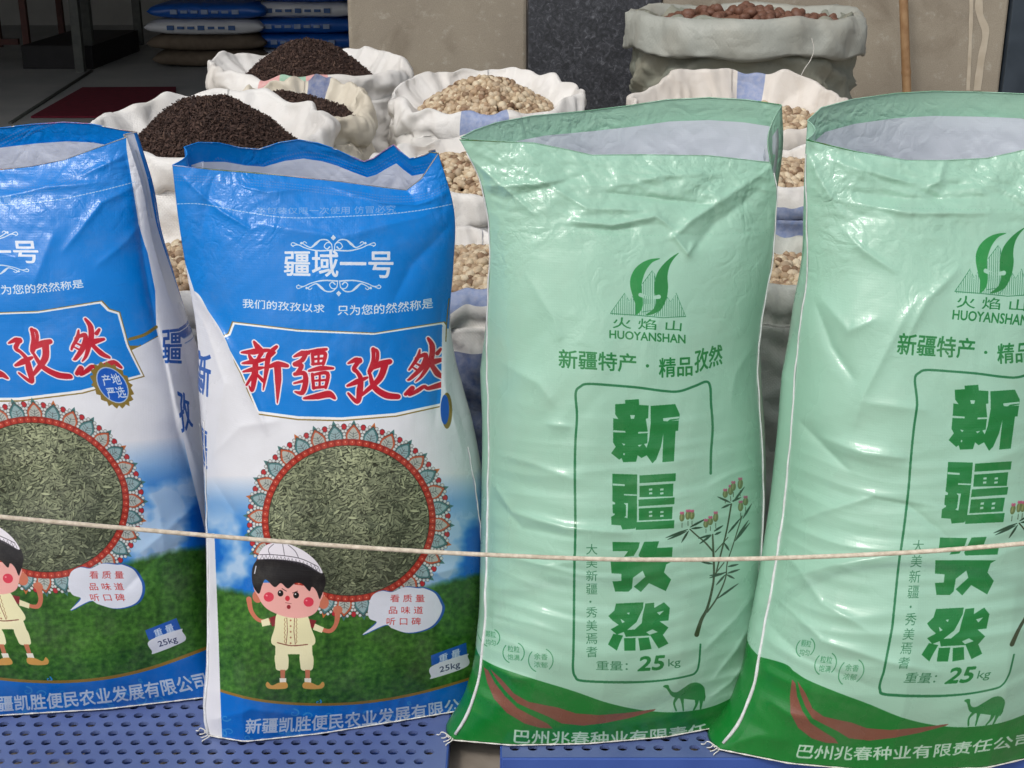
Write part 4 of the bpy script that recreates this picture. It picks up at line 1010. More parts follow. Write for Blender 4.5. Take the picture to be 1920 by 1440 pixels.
# ------------------------------------------------------------------ open sacks of spice behind
def cloth_mat(name, base, stripes=(), rough=.48, dirt=srgb(176, 160, 136), weave=.5, dirt_amt=.5):
    """woven sack cloth; stripes are (u0, u1, v0, v1, colour) in the sack's own wrap coordinates"""
    m, nt, b = new_mat(name, rough, .35)
    L = nt.links
    tc = N(nt, 'ShaderNodeTexCoord'); uvn = N(nt, 'ShaderNodeUVMap')
    nz = N(nt, 'ShaderNodeTexNoise'); nz.inputs['Scale'].default_value = 7; nz.inputs['Detail'].default_value = 7; L.new(tc.outputs['Object'], nz.inputs[0])
    mr = N(nt, 'ShaderNodeMapRange'); mr.inputs[1].default_value = .45; mr.inputs[2].default_value = .75; mr.inputs[4].default_value = dirt_amt; L.new(nz.outputs[0], mr.inputs[0])
    mx = N(nt, 'ShaderNodeMixRGB'); mx.inputs[1].default_value = base; mx.inputs[2].default_value = dirt; L.new(mr.outputs[0], mx.inputs[0])
    prev = mx.outputs[0]
    if stripes:
        sp = N(nt, 'ShaderNodeSeparateXYZ'); L.new(uvn.outputs[0], sp.inputs[0])
        for u0, u1, v0, v1, col in stripes:
            f = None
            for out, lo, hi in ((0, u0, u1), (1, v0, v1)):
                for op, val in (('GREATER_THAN', lo), ('LESS_THAN', hi)):
                    n_ = N(nt, 'ShaderNodeMath'); n_.operation = op; n_.inputs[1].default_value = val; L.new(sp.outputs[out], n_.inputs[0])
                    if f is None: f = n_.outputs[0]
                    else:
                        k = N(nt, 'ShaderNodeMath'); k.operation = 'MULTIPLY'; L.new(f, k.inputs[0]); L.new(n_.outputs[0], k.inputs[1]); f = k.outputs[0]
            wv = N(nt, 'ShaderNodeTexNoise'); wv.inputs['Scale'].default_value = 90; L.new(tc.outputs['Object'], wv.inputs[0])
            k = N(nt, 'ShaderNodeMath'); k.operation = 'MULTIPLY_ADD'; k.inputs[1].default_value = .5; k.inputs[2].default_value = .55; L.new(wv.outputs[0], k.inputs[0])
            k2 = N(nt, 'ShaderNodeMath'); k2.operation = 'MULTIPLY'; L.new(f, k2.inputs[0]); L.new(k.outputs[0], k2.inputs[1])
            m2 = N(nt, 'ShaderNodeMixRGB'); m2.inputs[2].default_value = col; L.new(k2.outputs[0], m2.inputs[0]); L.new(prev, m2.inputs[1]); prev = m2.outputs[0]
    L.new(prev, b.inputs['Base Color'])
    ws = []
    sep = None
    mp = N(nt, 'ShaderNodeMapping'); mp.inputs['Scale'].default_value = (420, 240, 1); L.new(uvn.outputs[0], mp.inputs[0])
    ck = N(nt, 'ShaderNodeTexChecker'); ck.inputs['Scale'].default_value = 1.0; L.new(mp.outputs[0], ck.inputs[0])
    n2 = N(nt, 'ShaderNodeTexNoise'); n2.inputs['Scale'].default_value = 13; n2.inputs['Detail'].default_value = 2; n2.inputs['Distortion'].default_value = .25; L.new(tc.outputs['Object'], n2.inputs[0])
    a_ = N(nt, 'ShaderNodeMath'); a_.operation = 'SUBTRACT'; a_.inputs[1].default_value = .5; L.new(n2.outputs[0], a_.inputs[0])
    a2 = N(nt, 'ShaderNodeMath'); a2.operation = 'ABSOLUTE'; L.new(a_.outputs[0], a2.inputs[0])
    a3 = N(nt, 'ShaderNodeMath'); a3.operation = 'MULTIPLY'; a3.inputs[1].default_value = .010; L.new(a2.outputs[0], a3.inputs[0])
    a4 = N(nt, 'ShaderNodeMath'); a4.operation = 'MULTIPLY_ADD'; a4.inputs[1].default_value = .0005; L.new(ck.outputs[1], a4.inputs[0]); L.new(a3.outputs[0], a4.inputs[2])
    b1 = N(nt, 'ShaderNodeBump'); b1.inputs['Strength'].default_value = .9; b1.inputs['Distance'].default_value = 1.0; L.new(a4.outputs[0], b1.inputs['Height'])
    L.new(b1.outputs[0], b.inputs['Normal'])
    return m

def island_mat(name, cols, rough=.55, bump=.3, bscale=120):
    m, nt, b = new_mat(name, rough, .35)
    L = nt.links
    ge = N(nt, 'ShaderNodeNewGeometry'); rp_ = N(nt, 'ShaderNodeValToRGB')
    el = rp_.color_ramp.elements
    for i, c_ in enumerate(cols):
        p = i / (len(cols) - 1)
        if i == 0: el[0].position = 0; el[0].color = c_
        elif i == len(cols) - 1: el[-1].position = 1; el[-1].color = c_
        else: e = el.new(p); e.color = c_
    L.new(ge.outputs['Random Per Island'], rp_.inputs[0])
    tc = N(nt, 'ShaderNodeTexCoord'); nz = N(nt, 'ShaderNodeTexNoise'); nz.inputs['Scale'].default_value = bscale; nz.inputs['Detail'].default_value = 4; L.new(tc.outputs['Object'], nz.inputs[0])
    mr = N(nt, 'ShaderNodeMapRange'); mr.inputs[3].default_value = .72; mr.inputs[4].default_value = 1.2; L.new(nz.outputs[0], mr.inputs[0])
    hs = N(nt, 'ShaderNodeHueSaturation'); L.new(rp_.outputs[0], hs.inputs['Color']); L.new(mr.outputs[0], hs.inputs['Value'])
    L.new(hs.outputs[0], b.inputs['Base Color'])
    bp = N(nt, 'ShaderNodeBump'); bp.inputs['Strength'].default_value = bump; bp.inputs['Distance'].default_value = .002; L.new(nz.outputs[0], bp.inputs['Height']); L.new(bp.outputs[0], b.inputs['Normal'])
    return m

M_pod = island_mat('tan_pods', [srgb(112, 86, 64), srgb(186, 162, 132), srgb(208, 190, 160), srgb(140, 110, 84), srgb(224, 210, 182), srgb(176, 148, 118)])
M_podbed = noise_mat('pod_gap_shade', srgb(86, 64, 46), srgb(120, 94, 70), 60, .9, .5, 120)  # bed under the pods, coloured dark brown to put shade into the gaps
M_dark = island_mat('dark_brown_spice', [srgb(46, 34, 30), srgb(66, 50, 44), srgb(82, 62, 54), srgb(54, 40, 36), srgb(104, 82, 70)], .8)
M_brown = island_mat('red_brown_pods', [srgb(118, 80, 62), srgb(146, 104, 82), srgb(96, 66, 54), srgb(178, 136, 110)], .5, .5, 160)

def ico():
    t = (1 + 5 ** .5) / 2
    V = np.array([(-1, t, 0), (1, t, 0), (-1, -t, 0), (1, -t, 0), (0, -1, t), (0, 1, t), (0, -1, -t), (0, 1, -t), (t, 0, -1), (t, 0, 1), (-t, 0, -1), (-t, 0, 1)], float)
    Fc = [(0, 11, 5), (0, 5, 1), (0, 1, 7), (0, 7, 10), (0, 10, 11), (1, 5, 9), (5, 11, 4), (11, 10, 2), (10, 7, 6), (7, 1, 8), (3, 9, 4), (3, 4, 2), (3, 2, 6), (3, 6, 8), (3, 8, 9), (4, 9, 5), (2, 4, 11), (6, 2, 10), (8, 6, 7), (9, 8, 1)]
    V /= np.linalg.norm(V, axis=1)[:, None]
    return V, Fc
def ico2():
    V, Fc = ico(); V = V.tolist(); mid = {}
    def m(a, b):
        k = (min(a, b), max(a, b))
        if k not in mid:
            p = (np.array(V[a]) + V[b]); p /= np.linalg.norm(p); V.append(p.tolist()); mid[k] = len(V) - 1
        return mid[k]
    out = []
    for a, b, c in Fc:
        x, y, z = m(a, b), m(b, c), m(c, a); out += [(a, x, z), (b, y, x), (c, z, y), (x, y, z)]
    return np.array(V), np.array(out)
ICO_V, ICO_F = ico2()
def pod_shape():
    V = ICO_V.copy()
    a = np.arctan2(V[:, 1], V[:, 0]); r_ = 1 + .07 * np.cos(3 * a)
    V[:, :2] *= r_[:, None]; V[:, 2] *= 1.15
    V[:, 2] += .16 * (V[:, 2] > 1.1)
    return V
POD = pod_shape()
BIT_V = np.array([(-1, -.5, -.4), (-1, .5, -.4), (-1, 0, .5), (1, -.35, -.3), (1, .4, -.3), (1, 0, .4), (0, 0, .75), (0, .7, -.1), (0, -.7, -.1)]) 
BIT_F = np.array([(0, 2, 1), (3, 4, 5), (0, 8, 2), (8, 6, 2), (8, 3, 5), (8, 5, 6), (2, 6, 7), (2, 7, 1), (6, 5, 7), (5, 4, 7), (0, 1, 7), (0, 7, 8), (8, 7, 4), (8, 4, 3)])

def rotmats(n, r):
    q = r.normal(size=(n, 4)); q /= np.linalg.norm(q, axis=1)[:, None]
    w, x, y, z = q.T
    return np.stack([np.stack([1 - 2 * (y * y + z * z), 2 * (x * y - z * w), 2 * (x * z + y * w)], -1),
                     np.stack([2 * (x * y + z * w), 1 - 2 * (x * x + z * z), 2 * (y * z - x * w)], -1),
                     np.stack([2 * (x * z - y * w), 2 * (y * z + x * w), 1 - 2 * (x * x + y * y)], -1)], -2)

def scatter(name, pts, size, shape, faces, mat, r, parent=None, stretch=(1, 1, 1)):
    n = len(pts); Mx = rotmats(n, r)
    sc = size * r.uniform(.6, 1.25, (n, 1, 1)) * (np.array(stretch) * r.uniform(.85, 1.15, (n, 3)))[:, None]
    V = np.einsum('nij,nkj->nki', Mx, shape[None] * sc) + pts[:, None]
    k = len(shape)
    Fc = (faces[None] + (np.arange(n) * k)[:, None, None]).reshape(-1, 3)
    return mesh_obj(name, V.reshape(-1, 3), Fc, mat, parent)

def make_sack(pxL, pxR, pym, Y, label, base=srgb(234, 232, 228), stripes=(), heap='pod', peak=.09, seed=1, tilt=.02, ryf=.92, roll=.020, zbot=.112, body=1.06, dirt_amt=.3, lump=1.0, name='spice_sack', group='open sacks of spice in rows behind the bags', heap_off=(0, 0), fold=1.0, sink=.04, heap_r=.86):
    r = np.random.default_rng(seed)
    cL, cR = at(pxL, pym, Y), at(pxR, pym, Y)
    cx, zt = (cL[0] + cR[0]) / 2, cL[2]; rx = (cR[0] - cL[0]) / 2 - roll; ry = rx * ryf
    nth = 300
    th = np.linspace(0, 2 * np.pi, nth, endpoint=False)             # 0 = +x, -pi/2 faces the camera
    # profile: (radius factor, extra radius m, height m, zone) from the base up and over the rim
    prof = []
    H = zt - zbot
    for z in np.linspace(0, .985, 60):
        rf = np.interp(z, [0, .05, .3, .7, .95], [.80, .93, body, body * 1.0, 1.0]); prof.append((rf, roll * .2, zbot + z * H, min(z, .99)))
    cuff = [(.002, -.066, 0), (.016, -.062, 1), (.026, -.056, 1), (.030, -.044, 1), (.029, -.032, .8), (.026, -.020, .5), (.022, -.010, .3), (.016, -.002, .1), (.008, .003, 0), (0, .004, 0),
            (-.006, .001, 0), (-.011, -.006, 0)]
    ks = roll / .030
    prof = [p_ + (0,) for p_ in prof if p_[3] < 2]
    for ex_, dz_, cf in cuff: prof.append((1.0, ex_ * ks, zt + dz_, 1, cf))
    for q_ in (.12, .25, .4, .55, .7, .85, 1.0, 1.15): prof.append((1 - q_ * (1 - heap_r * .97), -.012 * ks, zt - .006 - (sink + .012) * q_ ** .8, 1, 0))
    prof.append((heap_r * .9, -.02, zt - sink - .08, 1, 0))
    prof = np.array(prof); npf = len(prof)
    body_rows = prof[:, 3:4] < 1
    prof[:, 2] = np.where(prof[:, 3] < 1, np.minimum(prof[:, 2], zt - .068), prof[:, 2])
    s = np.linspace(0, 1, npf)[:, None]
    TH = th[None]; cs, sn = np.cos(TH), np.sin(TH)
    up = np.clip(prof[:, 3:4] - .25, 0, 1) / .75
    cz = (prof[:, 2:3] - zt)
    ang = vnoise(cs * 1.9 + 9, sn * 1.9 + s * 1.2, seed) * .06 + vnoise(cs * 4 + 3, sn * 4 + s * 4, seed + 1) * .02
    wr = .014 * ridge(cs * 1.1 + 2, cz * 15 + 1.0 * sn + cs, seed + 2) * np.clip(1 - np.abs(prof[:, 3:4] - .75) * 2.0, .15, 1) * (prof[:, 3:4] < 1)
    # the cuff hangs unevenly, folds over more in places and is pinched into pleats
    cuffd = prof[:, 4:5] * (.030 * vnoise(cs * 2.3 + 1, sn * 2.3 + 4, seed + 13) + .010 * vnoise(cs * 7, sn * 7, seed + 14)) * fold
    thick = 1 + .7 * fold * vnoise(cs * 2.7 + 5, sn * 2.7, seed + 3)
    pleat = (.004 * ridge(cs * 3.2 + cz * 4, sn * 3.2, seed + 15) + .0015 * ridge(cs * 9, sn * 9 + cz * 9, seed + 16)) * np.clip(up * 1.3 - .3, 0, 1)
    small = (.026 * facet(cs * 1.7 + cz * 5, sn * 1.7 + cz * 8, seed + 6, 3) + .010 * facet(cs * 4.5 + cz * 10, sn * 4.5 - cz * 9, seed + 7, 3)) * (.5 + .5 * up)
    rr = prof[:, 0:1] * (1 + ang * lump); ex = prof[:, 1:2] * thick + wr * fold + (pleat + small) * fold
    x = cx + (rr * rx + ex) * cs; y = Y + (rr * ry + ex) * sn
    rimz = (tilt * sn + .016 * lump * vnoise(cs * 1.8, sn * 1.8 + 7, seed + 4) + .010 * fold * vnoise(cs * 4.5, sn * 4.5 + 2, seed + 5) + .012 * fold * (facet(cs * 2.6 + 2, sn * 2.6, seed + 17, 3) + .5)) * up ** 3
    z = prof[:, 2:3] + rimz - cuffd
    V = np.stack([x, y + 0 * z, z + 0 * x], -1).reshape(-1, 3)
    u = ((TH + np.pi / 2) / (2 * np.pi) + .5) % 1.0                   # 0.5 faces the camera
    uv = np.stack([np.broadcast_to(u, z.shape) if False else np.tile(u, (npf, 1)), np.tile(s, (1, nth))], -1).reshape(-1, 2)
    loc = (float(cx), float(Y), float(zbot))
    root = empty(name, loc, label, 'sack', group)
    mat = cloth_mat('sack_cloth', base, stripes, dirt_amt=dirt_amt)
    mesh_obj('sack_cloth', V, grid_faces(nth, npf, True), mat, root, uv=uv)
    # heap surface
    def hz(xn, yn):
        q = np.hypot((xn - heap_off[0]), (yn - heap_off[1])); q1 = np.hypot(xn, yn)
        m = np.clip(1 - q / 1.0, 0, None)
        hgt = peak * (m ** 1.0 * .75 + .25 * np.clip(1 - q * q, 0, 1)) - .25 * peak * np.exp(-(q / .25) ** 2) * .6
        return zt - sink + hgt + tilt * yn * .8 + .006 * vnoise(xn * 3 + 8, yn * 3, seed + 9)
    nr, na = 26, 72
    a_ = np.linspace(0, 2 * np.pi, na, endpoint=False); rr_ = np.linspace(0, 1, nr)
    RR, AA = np.meshgrid(rr_, a_, indexing='ij')
    xn, yn = RR * np.cos(AA), RR * np.sin(AA)
    hr = heap_r
    Vh = np.stack([cx + xn * rx * hr, Y + yn * ry * hr, hz(xn, yn) - (.013 if heap == 'pod' else .003)], -1).reshape(-1, 3)
    hm = {'pod': M_pod, 'dark': M_dark, 'brown': M_brown}[heap]
    n = {'pod': 1650, 'dark': 9000, 'brown': 0}[heap]
    if heap != 'brown':
        q = np.sqrt(r.uniform(0, 1, n)); a = r.uniform(0, 2 * np.pi, n); xn, yn = q * np.cos(a), q * np.sin(a)
        sz = .0087 if heap == 'pod' else .0034
        P = np.stack([cx + xn * rx * hr, Y + yn * ry * hr, hz(xn, yn) + r.uniform(-.007, .006, n) * (1 if heap == 'pod' else .5)], -1)
        if heap == 'pod':
            V1 = P
            o = scatter('white_cardamom_pods', V1, sz, POD, ICO_F, hm, r)
            tag(o, 'tan round pods in the ' + ' '.join(label.split()[:11]).rstrip(','), 'spice', None, 'stuff')
        else:
            o = scatter('dark_spice', P, sz, BIT_V, BIT_F, hm, r, stretch=(1.5, .8, .8))
            o.data.polygons.foreach_set('use_smooth', np.zeros(len(o.data.polygons), bool))
            tag(o, 'dark spice heap in the ' + ' '.join(label.split()[:11]).rstrip(','), 'spice', None, 'stuff')
        bed = mesh_obj('spice_bed', Vh, grid_faces(na, nr, True), M_podbed if heap == 'pod' else hm, root)
    else:
        bed = mesh_obj('spice_bed', Vh, grid_faces(na, nr, True), hm, root)
    return root, (cx, Y, zt, rx, ry, hz)

BLUE_S, GREEN_S, PINK_S = srgb(120, 142, 190), srgb(136, 190, 160), srgb(220, 150, 148)
NAVY_S = srgb(74, 98, 150)
make_sack(385, 768, 122, 4.02, 'white sack at the shop doorway, with faint red and green stripes on its rim', stripes=[(.44, .475, .72, .99, PINK_S), (.475, .515, .72, .99, GREEN_S), (.515, .55, .72, .99, PINK_S)], heap='dark', peak=.145, seed=21, tilt=.015, ryf=.8, lump=.9, sink=.05, heap_r=.74)
make_sack(405, 700, 198, 3.52, 'white sack with a faded navy stripe, wedged between the two other sacks of dark spice', stripes=[(.93, .99, .70, .99, NAVY_S), (.46, .56, .70, .99, NAVY_S)], heap='dark', peak=.06, seed=22, tilt=.03, ryf=1.0, base=srgb(222, 214, 196), lump=1.3, fold=1.4, sink=.035, heap_off=(-.3, .2))
make_sack(165, 622, 236, 3.02, 'large white sack heaped with dark spice, standing behind the gap between the blue bags', heap='dark', peak=.14, seed=23, tilt=.035, ryf=.9, lump=.8, roll=.022, sink=.055, heap_r=.80)
make_sack(728, 1095, 176, 3.72, 'white sack of tan pods with pale blue stripe before the dark stone pillar', stripes=[(.46, .535, .62, .99, BLUE_S)], heap='pod', peak=.10, seed=24, tilt=.03, ryf=.8, lump=1.1, roll=.018, sink=.05, fold=1.2, heap_r=.74)
make_sack(672, 1092, 318, 3.2, 'white sack of tan pods seen just above and right of the second blue bag', heap='pod', peak=.06, seed=25, tilt=.02, ryf=.9, lump=.7, sink=.03)
make_sack(700, 1100, 492, 2.62, 'white sack with blue printed side between a blue bag and a green bag', stripes=[(.42, .58, .80, .99, BLUE_S), (.30, .60, .0, .60, NAVY_S)], heap='pod', peak=.06, seed=26, tilt=.012, ryf=.95, lump=.6, sink=.035)
make_sack(140, 560, 490, 2.66, 'white sack of pods showing in the gap between the two blue bags', heap='pod', peak=.07, seed=27, tilt=.02, ryf=.8, lump=.6, sink=.035)
make_sack(1182, 1600, 194, 3.42, 'white sack with navy checked stripe in front of the big grey sack', stripes=[(.945, .99, .7, 1.1, BLUE_S)], heap='pod', peak=.03, seed=28, tilt=.045, ryf=.74, lump=1.0, roll=.016, sink=.065, base=srgb(226, 220, 212), heap_r=.86)
make_sack(1240, 1640, 312, 3.0, 'white sack of pods, middle one in the gap between the green bags', stripes=[(.46, .54, .40, .80, BLUE_S)], heap='pod', peak=.04, seed=29, tilt=.01, ryf=.8, lump=.6, sink=.03)
make_sack(1230, 1650, 500, 2.6, 'grey-white sack of pods, lowest in the gap between the green bags', heap='pod', peak=.055, seed=30, tilt=.01, ryf=.8, lump=.6, base=srgb(188, 192, 184), sink=.035)

# the big grey sack of brown pods
GREY = srgb(138, 142, 130)
rootK, (kx, kY, kz, krx, kry, khz) = make_sack(1190, 1606, 34, 4.2, 'big grey woven sack with a thick turned-down rim, full of red-brown pods', base=GREY, heap='brown', peak=.05, seed=31, tilt=-.005, ryf=.85, roll=.020, lump=.5, dirt_amt=.35, fold=1.6, body=1.03, sink=.02, name='grey_sack', zbot=.112)
# turned-down collar
nth = 220; th = np.linspace(0, 2 * np.pi, nth, endpoint=False); cs, sn = np.cos(th), np.sin(th)
pf = [(-.012, -.014), (.004, .014), (.022, .020), (.036, .010), (.044, -.012), (.046, -.036), (.047, -.060), (.048, -.078), (.044, -.088), (.034, -.084), (.030, -.06)]
ang = vnoise(cs * 2.2 + 9, sn * 2.2, 31) * .03
V = []
for k, (e, dz) in enumerate(pf):
    wob = .006 * ridge(cs * 4 + k * .35, sn * 4 - k * .3, 81) + .010 * vnoise(cs * 3, sn * 3 + k * .2, 77) + .011 * facet(cs * 2.2 + k * .22, sn * 2.2 + k * .1, 78, 3) + .004 * facet(cs * 7 + k * .5, sn * 7, 80, 3)
    V.append(np.stack([kx + (krx * (1 + ang) + e + wob) * cs, kY + (kry * (1 + ang) + e + wob) * sn, kz + dz + .010 * vnoise(cs * 2, sn * 2 + 4, 79) * (1 + (dz < -.03)) + wob * .5], -1))
mesh_obj('turned_down_rim', np.concatenate(V), grid_faces(nth, len(pf), True), cloth_mat('grey_rim_cloth', srgb(166, 169, 161), dirt_amt=.2), rootK, uv=np.stack([np.tile(th / 6.283, len(pf)), np.repeat(np.linspace(.8, .95, len(pf)), nth)], -1))
pts = at([1522, 1526, 1520, 1508, 1500, 1502], [72, 92, 112, 130, 148, 158], [3.84] * 6)
tube('loose_thread', np.stack([cr(np.linspace(0, 1, 6), pts[:, i], np.linspace(0, 1, 40)) for i in range(3)], -1), .0011, M_thread, rootK, n=6)
# individual red-brown pods
r = np.random.default_rng(3)
Vp = ICO_V.copy(); a = np.arctan2(Vp[:, 1], Vp[:, 0]); Vp[:, :2] *= (1 + .09 * np.cos(3 * a + .3) + .04 * np.cos(7 * a))[:, None]; Vp[:, 2] *= 1.45; Vp *= .0145
pod_mesh = None
k = 0
for i in range(420):
    q = math.sqrt(r.uniform(0, 1)); a = r.uniform(0, 2 * math.pi); xn, yn = q * math.cos(a), q * math.sin(a)
    if k >= 170: break
    p = (kx + xn * krx * .9, kY + yn * kry * .9, float(khz(xn, yn)) + r.uniform(-.004, .010))
    if pod_mesh is None:
        o = mesh_obj('brown_pod', Vp, ICO_F, M_brown); pod_mesh = o.data
    else:
        o = bpy.data.objects.new('brown_pod', pod_mesh); C.objects.link(o)
    o.location = p; o.rotation_euler = tuple(r.uniform(0, 6.28, 3)); sc_ = r.uniform(.75, 1.2); o.scale = (sc_, sc_, sc_ * r.uniform(.8, 1.1))
    tag(o, 'red-brown dried pod lying loose in the big grey sack', 'pod', 'red-brown pods in the big grey sack')
    k += 1

# ------------------------------------------------------------------ blue perforated plastic pallets
M_pal = noise_mat('blue_plastic', srgb(100, 116, 162), srgb(86, 102, 152), 8, .42, .12, 90, spec=.4, c3=srgb(118, 126, 152))
M_palside = noise_mat('blue_plastic_skirt', srgb(66, 96, 172), srgb(58, 86, 160), 8, .42, .12, 90)
def make_pallet(x0, x1, y0, y1, ztop, label, pitch=.0275, rowp=.0245, hr=.0080, first=.02):
    root = empty('plastic_pallet', ((x0 + x1) / 2, y0, 0), label, 'pallet', 'blue perforated plastic pallets')
    # top plate with real holes: every cell is a square with a 12-gon hole; rows are shifted by half a cell
    nx = int((x1 - x0) / pitch); nyr = int((y1 - y0 - .012) / rowp)
    V, Fc = [], []
    th_ = .006
    K = 12
    an = [math.pi / 4 + 2 * math.pi * i / K for i in range(K)]
    def cell(cx, cy, w, d, hole=True):
        b = len(V)
        ob = []
        for a in an:
            c_, s_ = math.cos(a), math.sin(a); m = max(abs(c_), abs(s_)); ob.append((cx + w / 2 * c_ / m, cy + d / 2 * s_ / m))
        for (x, y) in ob: V.append((x, y, ztop))
        for a in an: V.append((cx + hr * math.cos(a), cy + hr * .92 * math.sin(a), ztop))
        for a in an: V.append((cx + hr * math.cos(a), cy + hr * .92 * math.sin(a), ztop - th_))
        for i in range(K):
            j = (i + 1) % K
            Fc.append((b + i, b + j, b + K + j, b + K + i)); Fc.append((b + K + i, b + K + j, b + 2 * K + j, b + 2 * K + i))
    def quad(xa, xb, ya, yb):
        b = len(V); V.extend([(xa, ya, ztop), (xb, ya, ztop), (xb, yb, ztop), (xa, yb, ztop)]); Fc.append((b, b + 1, b + 2, b + 3))
    ya = y0 + .012
    quad(x0, x1, y0, ya)
    for j in range(nyr):
        sh = pitch / 2 if j % 2 else 0
        xs = x0 + .006 + sh; n = int((x1 - .006 - xs) / pitch)
        quad(x0, xs, ya, ya + rowp); quad(xs + n * pitch, x1, ya, ya + rowp)
        for i in range(n): cell(xs + (i + .5) * pitch, ya + rowp / 2, pitch, rowp)
        ya += rowp
    quad(x0, x1, ya, y1)
    mesh_obj('perforated_deck', np.array(V), Fc, M_pal, root, smooth=False)
    for nm, b in (('front_skirt', (x0, x1, y0 - .003, y0 + .006, .122, ztop - .0005)), ('rear_skirt', (x0, x1, y1 - .006, y1 + .003, .122, ztop - .0005)),
                  ('side_skirt', (x0 - .003, x0 + .003, y0, y1, .122, ztop - .0006)), ('side_skirt', (x1 - .003, x1 + .003, y0, y1, .122, ztop - .0006))):
        v, f = box_vf(*b); bevel(mesh_obj(nm, v, f, M_palside, root, smooth=False), .002)
    for xx in np.linspace(x0 + .08, x1 - .08, 3):
        v, f = box_vf(xx - .04, xx + .04, y0 + .01, y1 - .01, .11, .1218); mesh_obj('foot', v, f, M_palside, root, smooth=False)
    for yy in np.linspace(y0 + .12, y1 - .12, 5):
        v, f = box_vf(x0 + .006, x1 - .006, yy - .006, yy + .006, .124, ztop - .012); mesh_obj('rib', v, f, M_palside, root, smooth=False)
    return root
ZP = .15
xr = float(at(838, 1400, floor_y(838, 1400, ZP))[0])
make_pallet(-1.15, xr, 1.55, 2.15, ZP, 'blue perforated plastic pallet under the two blue and white bags')
yf = float(floor_y(1200, 1420, ZP)); xl = float(at(941, 1415, yf)[0])
make_pallet(xl, 1.25, yf, 2.15, ZP, 'blue perforated plastic pallet under the two green bags')

# ------------------------------------------------------------------ ground, building
ZG = .11
M_ground = noise_mat('worn_concrete', srgb(138, 128, 116), srgb(160, 150, 138), 9, .9, .5, 40, dist=.004, c3=srgb(120, 112, 102))
g = mesh_obj('ground', [(-60, -60, ZG), (60, -60, ZG), (60, 60, ZG), (-60, 60, ZG)], [(0, 1, 2, 3)], M_ground, smooth=False); tag(g, kind='structure')

def plaster(name, c1, c2, stain):
    m = noise_mat(name, c1, c2, 3.0, .85, .35, 70, dist=.003)
    nt = m.node_tree; b = nt.nodes['Principled BSDF']; L = nt.links
    src = b.inputs['Base Color'].links[0].from_socket
    tc = N(nt, 'ShaderNodeTexCoord')
    nz = N(nt, 'ShaderNodeTexNoise'); nz.inputs['Scale'].default_value = 24; nz.inputs['Detail'].default_value = 9; nz.inputs['Roughness'].default_value = .7; L.new(tc.outputs['Object'], nz.inputs[0])
    mr = N(nt, 'ShaderNodeMapRange'); mr.inputs[1].default_value = .56; mr.inputs[2].default_value = .66; mr.inputs[4].default_value = .55; L.new(nz.outputs[0], mr.inputs[0])
    mx = N(nt, 'ShaderNodeMixRGB'); mx.inputs[2].default_value = stain; L.new(mr.outputs[0], mx.inputs[0]); L.new(src, mx.inputs[1])
    ns = N(nt, 'ShaderNodeTexNoise'); ns.inputs['Scale'].default_value = 5.5; ns.inputs['Detail'].default_value = 8; ns.inputs['Roughness'].default_value = .65; ns.inputs['Distortion'].default_value = .6; L.new(tc.outputs['Object'], ns.inputs[0])
    ms = N(nt, 'ShaderNodeMapRange'); ms.inputs[1].default_value = .52; ms.inputs[2].default_value = .78; ms.inputs[4].default_value = .55; L.new(ns.outputs[0], ms.inputs[0])
    m4 = N(nt, 'ShaderNodeMixRGB'); m4.inputs[2].default_value = srgb(112, 98, 80); L.new(ms.outputs[0], m4.inputs[0]); L.new(mx.outputs[0], m4.inputs[1]); mx = m4
    vz = N(nt, 'ShaderNodeTexNoise'); vz.inputs['Scale'].default_value = 320; L.new(tc.outputs['Object'], vz.inputs[0])
    m3 = N(nt, 'ShaderNodeMixRGB'); m3.blend_type = 'MULTIPLY'; m3.inputs[0].default_value = .5; L.new(mx.outputs[0], m3.inputs[1]); L.new(vz.outputs[0], m3.inputs[2])
    L.new(m3.outputs[0], b.inputs['Base Color'])
    return m
M_wall = plaster('beige_plaster', srgb(166, 156, 140), srgb(182, 172, 154), srgb(206, 200, 186))
YW = 4.75
def granite():
    m, nt, b = new_mat('dark_granite', .35, .5); L = nt.links
    tc = N(nt, 'ShaderNodeTexCoord')
    vo = N(nt, 'ShaderNodeTexNoise'); vo.inputs['Scale'].default_value = 55; vo.inputs['Detail'].default_value = 8; vo.inputs['Roughness'].default_value = .75; vo.inputs['Distortion'].default_value = 1.2; L.new(tc.outputs['Object'], vo.inputs[0])
    rp_ = N(nt, 'ShaderNodeValToRGB'); e = rp_.color_ramp.elements
    e[0].position = .42; e[0].color = srgb(48, 50, 54); e[1].position = .72; e[1].color = srgb(134, 136, 142); k = e.new(.56); k.color = srgb(72, 74, 80)
    L.new(vo.outputs[0], rp_.inputs[0]); L.new(rp_.outputs[0], b.inputs['Base Color'])
    return m
def X(px, Y=YW): return float(at(px, 60, Y)[0])
bld = empty('shop_front', (X(1200), YW, 0), 'beige plastered shop wall with a dark granite pillar, beside the open doorway', 'building')
def part(nm, b, mat, bev=.004, parent=None):
    v, f = box_vf(*b); return bevel(mesh_obj(nm, v, f, mat, parent or bld, smooth=False), bev)
part('wall', (X(653), X(988), YW, YW + .24, 0, 3.4), M_wall, .012)
part('granite_pillar', (X(990), X(1238), YW - .012, YW + .24, 0, 3.4), granite(), .006)
part('wall', (X(1240), X(1886), YW, YW + .24, 0, 3.4), M_wall, .008)
M_frame = noise_mat('dark_blue_frame', srgb(46, 56, 66), srgb(58, 68, 78), 12, .4, .1, 60)
part('door_frame', (X(1889), X(1889) + .09, YW - .02, YW + .2, 0, 3.4), M_frame)
part('door_panel', (X(1889) + .093, X(1889) + 1.2, YW + .03, YW + .08, 0, 3.4), M_frame)
